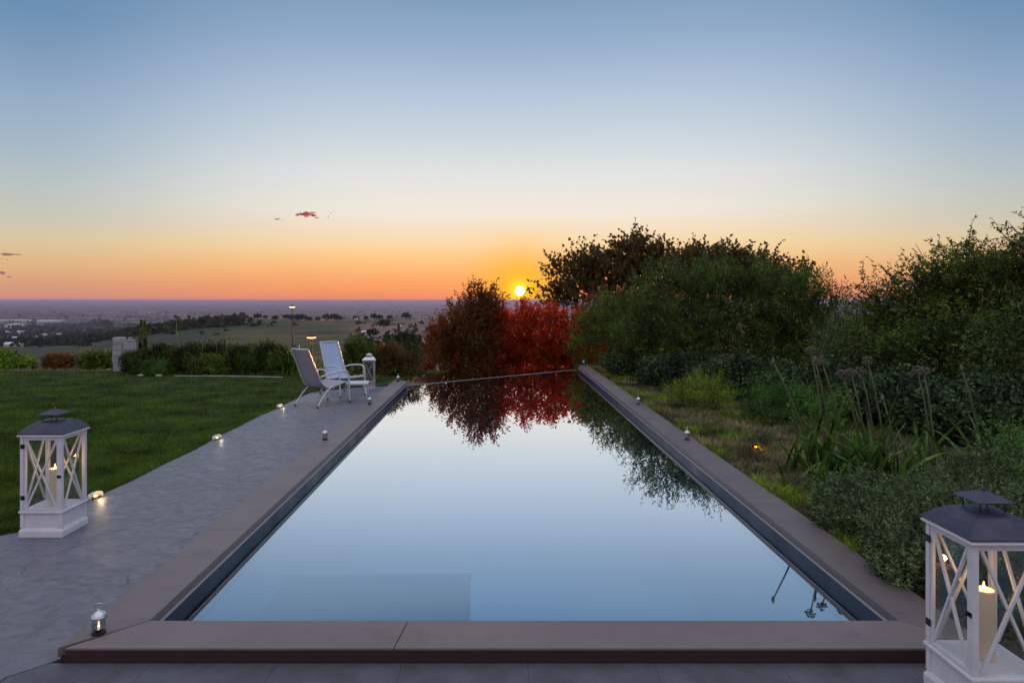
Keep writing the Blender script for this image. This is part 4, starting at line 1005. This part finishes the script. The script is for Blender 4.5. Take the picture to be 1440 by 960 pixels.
# ------------------------------------------------------------------ low deck lights
def deck_light(loc, rz, label, lens, col, watts):
    root = empty('deck_light', loc, label, 'light', rz, None, .78)
    mb = MB(); n = 14; vs = []; fs = []
    prof = [(.088, .004), (.088, .030), (.080, .046), (.055, .060), (.02, .066)]
    for r, z in prof:
        for k in range(n + 1):
            a = math.pi * (.5 + k / n)         # half hood open towards +x
            vs.append((r * math.cos(a) * .9 + .01, r * math.sin(a), z))
    for i in range(len(prof) - 1):
        for k in range(n): fs.append((i * (n + 1) + k, i * (n + 1) + k + 1, (i + 1) * (n + 1) + k + 1, (i + 1) * (n + 1) + k))
    mb.add(vs, fs, 0, True)
    o = mb.build('hood', M_tubew if lens is M_lens else M_blackiron, root); sd_ = o.modifiers.new('solid', 'SOLIDIFY'); sd_.thickness = .005
    mb = MB(); mb.box(-.03, .012, -.055, .055, .0, .014); mb.build('base', M_blackiron, root, .002)
    mb = MB(); mb.lathe([(.012, .0), (.02, .004), (.02, .014), (.010, .02)], 12, 0, (-.006, 0, .016)); mb.build('lens', lens, root)
    point_light('deck_light_glow', (.055, 0, .030), watts, col, .012, root)
    return root
warm = (1.0, .66, .34)
deck_light((-3.02, 5.17, 0), R(-8), 'low hooded light glowing on the terrace edge beside the left lantern', M_lens, warm, .30)
deck_light((-2.99, 7.36, 0), R(-8), 'low hooded light at the middle of the terrace edge', M_lens, (1, .86, .75), .11)
deck_light((-3.0, 9.55, 0), R(-8), 'low hooded light at the feet of the reclined chair', M_lens, (1, .82, .66), .12)
deck_light((2.60, 6.80, .02), R(-75), 'amber light glowing among the dry plants right of the pool', M_lens_o, (1, .42, .06), .45)

# ------------------------------------------------------------------ path lamps
def path_lamp(px, py, Y, r, label):
    t = P(px, py, Y); root = empty('path_lamp', (t.x, Y, 0), label, 'lamp'); h = t.z
    mb = MB(); mb.lathe([(.05, 0), (.05, .012), (.02, .02)], 14); mb.tube([(0, 0, .015), (0, 0, h - .01)], .011, 8); mb.build('pole', M_blackiron, root)
    mb = MB(); mb.lathe([(r * 1.05, h + .018), (r * .98, h + .03), (r * .5, h + .045), (.008, h + .052)], 20); mb.build('cap', M_blackiron, root)
    mb = MB(); mb.lathe([(r * .35, h - .012), (r * .9, h - .004), (r * .98, h + .008), (r * .95, h + .0175)], 20); mb.build('lens', M_lens, root)
    point_light('path_lamp_light', (0, 0, h - .06), .8, warm, .03, root)
path_lamp(411, 432, 14.2, .06, 'tall slim path lamp lit at the top, behind the reclined chair')
path_lamp(438, 475, 12.6, .085, 'short path lamp with a glowing flat disc, left of the sky tinted chair back')

# ------------------------------------------------------------------ chairs
def sling_mb(path, widths, thick=.006):
    mb = MB(); vs = []; fs = []; n = len(path); ny = 7
    for (x, z), hw in zip(path, widths):
        for k in range(ny):
            s = -1 + 2 * k / (ny - 1); vs.append((x - .012 * (1 - s * s), s * hw, z - .012 * (1 - s * s)))
    for i in range(n - 1):
        for k in range(ny - 1): fs.append((i * ny + k, i * ny + k + 1, (i + 1) * ny + k + 1, (i + 1) * ny + k))
    mb.add(vs, fs, 0, True); return mb
def smooth(pts, it=2):
    pts = [Vector(p) for p in pts]
    for _ in range(it):
        q = [pts[0]]
        for a, b in zip(pts, pts[1:]): q += [a.lerp(b, .25), a.lerp(b, .75)]
        pts = q + [pts[-1]]
    return pts
def chair(loc, rz, label, fabric):
    root = empty('lounge_chair', loc, label, 'chair', rz); root.scale = (.95, .80, .95)
    prof = [(-.46, .86), (-.37, .68), (-.26, .46), (-.19, .34), (-.12, .275), (.0, .265), (.16, .30), (.27, .325), (.33, .315)]
    sp = smooth([(a, 0, b) for a, b in prof]); path = [(p.x, p.z) for p in sp]
    wd = [np.interp(i / (len(path) - 1), [0, .3, .55, 1], [.185, .205, .235, .24]) for i in range(len(path))]
    o = sling_mb(path, wd).build('sling', fabric, root); m_ = o.modifiers.new('solid', 'SOLIDIFY'); m_.thickness = .007
    for s in (-1, 1):
        mb = MB(); mb.tube([(x, s * (w_ + .010), z) for (x, z), w_ in zip(path, wd)], .0125, 8); mb.build('side_rail', M_tubew, root)
        mb = MB(); mb.tube(smooth([(-.245, s * .245, .44), (-.14, s * .275, .47), (.04, s * .285, .485), (.22, s * .285, .50), (.31, s * .283, .47), (.335, s * .28, .36), (.34, s * .278, .18), (.36, s * .275, .012)]), .014, 8); mb.build('arm', M_tubew, root)
        mb = MB(); mb.tube(smooth([(.10, s * .255, .300), (-.06, s * .262, .27), (-.20, s * .268, .16), (-.33, s * .272, .012)]), .0125, 8); mb.build('rear_leg', M_tubew, root)
        for x in (.36, -.33):
            mb = MB(); mb.lathe([(.016, 0), (.018, .006), (.017, .026), (.013, .028)], 10, 0, (x, s * (.275 if x > 0 else .272), .0)); mb.build('foot', M_rubber, root)
    for x_, w_, z_ in ((-.46, .195, .86), (.33, .25, .312), (.02, .262, .255)):
        mb = MB(); mb.tube([(x_, -w_, z_), (x_, w_, z_)], .0125, 8); mb.build('cross_bar', M_tubew, root)
    return root
chair((-2.50, 9.88, 0), R(60), 'reclined grey sling chair turned away, nearer of the two on the terrace', M_sling)
chair((-2.44, 10.90, 0), R(-48), 'sling chair with pale blue sky light painted into its fabric, facing the pool, behind the grey one', M_sling_sky)
tb = empty('low_table', (-2.06, 10.25, 0), 'low white square side table beside the sky tinted chair', 'table', R(6))
mb = MB(); mb.box(-.165, .165, -.165, .165, .245, .275); mb.build('table_top', M_tubew, tb, .008)
for sx in (-1, 1):
    for sy in (-1, 1):
        mb = MB(); mb.tube([(sx * .13, sy * .13, .2445), (sx * .15, sy * .15, 0)], .010, 8); mb.build('leg', M_tubew, tb)

# ------------------------------------------------------------------ far country : trees, woods, buildings
def far_tree(x, y, s, hgt, label, seed, group):
    z = float(terr(x, y)); rng = np.random.default_rng(seed)
    root = empty('hill_tree', (x, y, z), label, 'tree', 0, group)
    mb = MB(); mb.tube([(0, 0, -.5), (0, 0, hgt * .5)], [s * .06, s * .04], 5); mb.build('trunk', M_bark, root)
    lob = [(0, 0, hgt * .62, s * .5, s * .5, hgt * .36), (s * .28 * rng.uniform(-1, 1), 0, hgt * .55, s * .4, s * .4, hgt * .3)]
    q, *_ = crown_arrays(lob, 130, 3, s * .2, s * .13, s * .12, .3, rng, .35)
    np_quads('crown', q, L_far, root)
ridge = [(346, 7, 6), (352, 6, 5), (362, 9, 8), (373, 6, 5), (387, 7, 7), (403, 8, 7), (409, 9, 8), (418, 11, 8), (425, 9, 8), (433, 8, 6), (447, 6, 5), (458, 9, 10), (470, 10, 10), (477, 8, 8), (500, 7, 7), (515, 6, 7), (526, 8, 9), (534, 8, 7), (548, 7, 6), (571, 11, 9), (330, 9, 7), (318, 8, 8), (300, 7, 7), (283, 8, 10), (268, 7, 8), (262, 8, 11), (232, 7, 9), (224, 8, 10), (218, 6, 8)]
ordn = ['first', 'second', 'third', 'fourth', 'fifth', 'sixth', 'seventh', 'eighth', 'ninth', 'tenth', 'eleventh', 'twelfth', 'thirteenth', 'fourteenth', 'fifteenth', 'sixteenth', 'seventeenth', 'eighteenth', 'nineteenth', 'twentieth', 'twenty first', 'twenty second', 'twenty third', 'twenty fourth', 'twenty fifth', 'twenty sixth', 'twenty seventh', 'twenty eighth', 'twenty ninth']
for i, (px, s, h_) in enumerate(sorted(ridge)):
    Y = 1120 + 30 * math.sin(i * 2.3)
    far_tree((px - VX) / F * Y, Y, s * 1.25, h_ * 1.05, 'dark rounded tree on the far ridge line, %s from the left' % ordn[i], 200 + i, 'trees along the far ridge')
for i, (px, py, Y, s, lb) in enumerate([(567, 488, 330, 12, 'lone dark bush on the dry pinkish hillside'), (525, 475, 520, 8, 'dark tree beside the hillside farmhouse'), (150, 455, 3400, 50, 'dark far tree clump at the left end of the ridge'), (540, 463, 700, 11, 'dark tree below the ridge at right')]):
    x = (px - VX) / F * Y; far_tree(x, Y, s, s * .75, lb, 260 + i, None)
def far_woods():
    rng = np.random.default_rng(77); Q = []
    def scatter(n, ymin, ymax, pxmin, pxmax, s0, s1, fn=None):
        Y = ymin * (ymax / ymin) ** rng.uniform(0, 1, n); px = rng.uniform(pxmin, pxmax, n); X = (px - VX) / F * Y
        keep = (np.sin(X * .011 + 2 * np.sin(Y * .004)) + np.sin(Y * .009 + X * .004) + rng.normal(size=n) * .5) > (-.15 if fn is None else fn)
        X, Y = X[keep], Y[keep]; Z = terr(X, Y); m = len(X); S = rng.uniform(s0, s1, m)
        for _ in range(9):
            d = unit(rng.normal(size=(m, 3))); d[:, 2] = np.abs(d[:, 2])
            b = np.stack([X, Y, Z], 1) + d * S[:, None] * np.array([.5, .5, .75])
            Q.append(leaf_quads(b, rng.normal(size=(m, 3)), S * .75, S * .6, rng))
    scatter(1700, 850, 2300, -40, 340, 7, 13)
    scatter(900, 2300, 4200, -60, 260, 12, 22, .1)
    scatter(900, 4300, 9000, -60, 700, 12, 24, .4)
    scatter(260, 500, 900, 200, 420, 5, 9, .75)
    scatter(500, 200, 1000, 500, 760, 2.0, 6, -.2)
    tag(np_quads('far_woods', np.concatenate(Q), L_far), kind='stuff')
far_woods()
M_hw = simple('pale_plaster', (0.62, 0.60, 0.58), 0.8); M_hr = simple('grey_white_roof', (0.70, 0.72, 0.76), 0.6); M_ht = simple('terracotta_roof', (0.25, 0.13, 0.09), 0.8)
M_win = simple('dark_window', (0.02, 0.025, 0.03), 0.2); M_hwarm = simple('sandy_plaster', (0.70, 0.56, 0.36), 0.8)
def far_building(px0, px1, pyb, Y, hgt, depth, label, mwall, mroof, gable=True):
    x0 = (px0 - VX) / F * Y; x1 = (px1 - VX) / F * Y; cx = (x0 + x1) / 2; hw = (x1 - x0) / 2; z = float(min(terr(x0, Y), terr(x1, Y))) 
    root = empty('farmhouse' if gable else 'warehouse', (cx, Y, z), label, 'house' if gable else 'warehouse')
    mb = MB(); mb.box(-hw, hw, 0, depth, -3, hgt); mb.build('wall', mwall, root)
    mb = MB()
    if gable:
        rz = hgt + min(depth, 10) * .3
        e = .4
        mb.add([(-hw - e, -e, hgt + .02), (hw + e, -e, hgt + .02), (hw + e, depth + e, hgt + .02), (-hw - e, depth + e, hgt + .02), (-hw - e, depth / 2, rz), (hw + e, depth / 2, rz)],
               [(0, 1, 5, 4), (2, 3, 4, 5), (1, 2, 5), (3, 0, 4), (0, 3, 2, 1)])
    else:
        mb.add([(-hw - .5, -.5, hgt + .02), (hw + .5, -.5, hgt + .02), (hw + .5, depth + .5, hgt + .02), (-hw - .5, depth + .5, hgt + .02), (-hw - .5, -.5, hgt + .8), (hw + .5, -.5, hgt + .8), (hw + .5, depth + .5, hgt + 2.4), (-hw - .5, depth + .5, hgt + 2.4)],
               [(0, 3, 2, 1), (4, 5, 6, 7), (0, 1, 5, 4), (1, 2, 6, 5), (2, 3, 7, 6), (3, 0, 4, 7)])
    mb.build('roof', mroof, root)
    n = max(1, min(5, int(hw * 2 / (5 if gable else 22))))
    for k in range(n):
        xx = -hw + (k + .5) * 2 * hw / n; mb = MB(); sw = .6 if gable else 2.5
        mb.box(xx - sw, xx + sw, -.08, -.01, hgt * .35, hgt * .72); mb.build('window', M_win, root)
for a in [(-14, 30, 459, 4900, 10, 110, 'long low pale warehouse at the far left edge of the plain'), (32, 38, 460, 4800, 14, 40, 'small square white shed between two long warehouses'),
          (40, 72, 460, 4700, 12, 150, 'widest pale roofed warehouse on the plain'), (7, 19, 467, 3500, 16, 80, 'tall bright white warehouse near the left edge'),
          (-12, 20, 474, 2600, 7, 70, 'low white warehouse row below the tall bright one'), (-6, 4, 469, 3300, 10, 60, 'white warehouse cut by the left picture edge')]:
    far_building(*a, M_hw, M_hr, False)
for a in [(59, 66, 477, 2300, 6, 10, 'sandy house, left one of three in the lit village row'), (68, 79, 477, 2350, 6, 10, 'long sandy house in the middle of the lit village row'), (81, 85, 477, 2300, 7, 9, 'small sandy house at the right of the lit village row')]:
    far_building(*a, M_hwarm, M_hwarm)
for a in [(17, 29, 481, 1900, 5, 9, 'pale farm shed on the dark flats at left'), (48, 51, 481, 1900, 6, 8, 'tiny bright cottage on the dark flats'), (5, 27, 490, 1000, 4, 9, 'long pale barn just above the lime shrub'),
          (303, 312, 456, 1140, 6, 9, 'long whitish farmhouse on the ridge among trees'), (471, 476, 450, 1130, 4.5, 7, 'small white cottage on the ridge beside dark trees'), (498, 503, 451, 1130, 3, 7, 'low white hut on the ridge right of the cottage'),
          (560, 563, 462, 720, 2.6, 4, 'tiny bright white hut on the dry hillside'), (509, 515, 469, 560, 2.4, 4, 'low pale shed, left one below the ridge'), (526, 531, 467, 560, 4.2, 5, 'taller pale farmhouse below the ridge')]:
    far_building(*a, M_hw, M_ht if a[0] in (526, 303) else M_hr)

# ------------------------------------------------------------------ clouds, far away and small
def cloudm(name, col):
    m = bpy.data.materials.new(name); m.use_nodes = True; t = NT(m.node_tree); t.n.clear()
    d = t.node('ShaderNodeBsdfDiffuse'); d.inputs[0].default_value = (*col, 1)
    tl_ = t.node('ShaderNodeBsdfTranslucent'); tl_.inputs[0].default_value = (*col, 1)
    a = t.node('ShaderNodeAddShader'); m0 = t.node('ShaderNodeMixShader'); m0.inputs[0].default_value = .6
    t.l.new(d.outputs[0], m0.inputs[1]); t.l.new(tl_.outputs[0], m0.inputs[2])
    tr = t.node('ShaderNodeBsdfTransparent')
    lw = t.node('ShaderNodeLayerWeight'); lw.inputs[0].default_value = .35
    nz = t.noise(t.node('ShaderNodeTexCoord').outputs['Object'], .012, 4, .6)
    f = t.math('MULTIPLY', t.math('SUBTRACT', 1.0, lw.outputs['Facing'], clamp=True), t.mapr(nz, .35, .6, .25, 1.0), clamp=True)
    mx = t.node('ShaderNodeMixShader'); t.put(mx.inputs[0], f); t.l.new(tr.outputs[0], mx.inputs[1]); t.l.new(m0.outputs[0], mx.inputs[2])
    o = t.node('ShaderNodeOutputMaterial'); t.l.new(mx.outputs[0], o.inputs[0]); return m
def cloud(px, py, wpx, hpx, n, m_, label, seed, tilt=0.0):
    Y = 9000; c = P(px, py, Y); rng = np.random.default_rng(seed); mb = MB(); s = Y / F
    for k in range(n):
        u = rng.uniform(-1, 1); x = u * wpx * .5 * s; z = (rng.normal() * .18 + tilt * u - .35 * u * u) * hpx * s
        rx = wpx * s * rng.uniform(.10, .22) * (1.15 - abs(u) * .6); rz_ = hpx * s * rng.uniform(.14, .30) * (1.1 - abs(u) * .6); ry = rx
        vs = []; fs = []; nu, nv = 12, 7
        for i in range(nv):
            th = math.pi * (i + .5) / nv
            for j in range(nu):
                a = 2 * math.pi * j / nu; w_ = 1 + .18 * math.sin(3 * a + k) * math.sin(2 * th + k)
                vs.append((x + rx * w_ * math.sin(th) * math.cos(a), ry * w_ * math.sin(th) * math.sin(a), z + rz_ * w_ * math.cos(th)))
        for i in range(nv - 1):
            for j in range(nu): fs.append((i * nu + j, (i + 1) * nu + j, (i + 1) * nu + (j + 1) % nu, i * nu + (j + 1) % nu))
        fs.append(tuple(range(nu))); fs.append(tuple(range(nv * nu - 1, (nv - 1) * nu - 1, -1)))
        mb.add(vs, fs, 0, True)
    o = mb.build('cloud', m_); o.location = c; tag(o, label, 'cloud')
C_red = cloudm('red_cloud', (0.95, 0.36, 0.30)); C_or = cloudm('orange_cloud', (0.95, 0.60, 0.35)); C_gr = cloudm('grey_cloud', (0.75, 0.50, 0.50))
cloud(430, 301, 34, 8, 11, C_red, 'largest wispy red cloud left of centre', 1)
cloud(391, 308, 14, 4, 5, C_red, 'small flat red cloud left of the largest one', 2, -.2)
cloud(464, 302, 6, 5, 3, C_or, 'tiny orange cloud puff right of the largest one', 3)
cloud(10, 357, 36, 4, 7, C_gr, 'thin grey red cloud streak at the left edge', 4)
cloud(7, 364, 10, 4, 3, C_gr, 'tiny dark cloud fleck under the thin streak', 5)
cloud(0, 386, 26, 9, 5, C_gr, 'soft mauve cloud low at the left edge', 6)
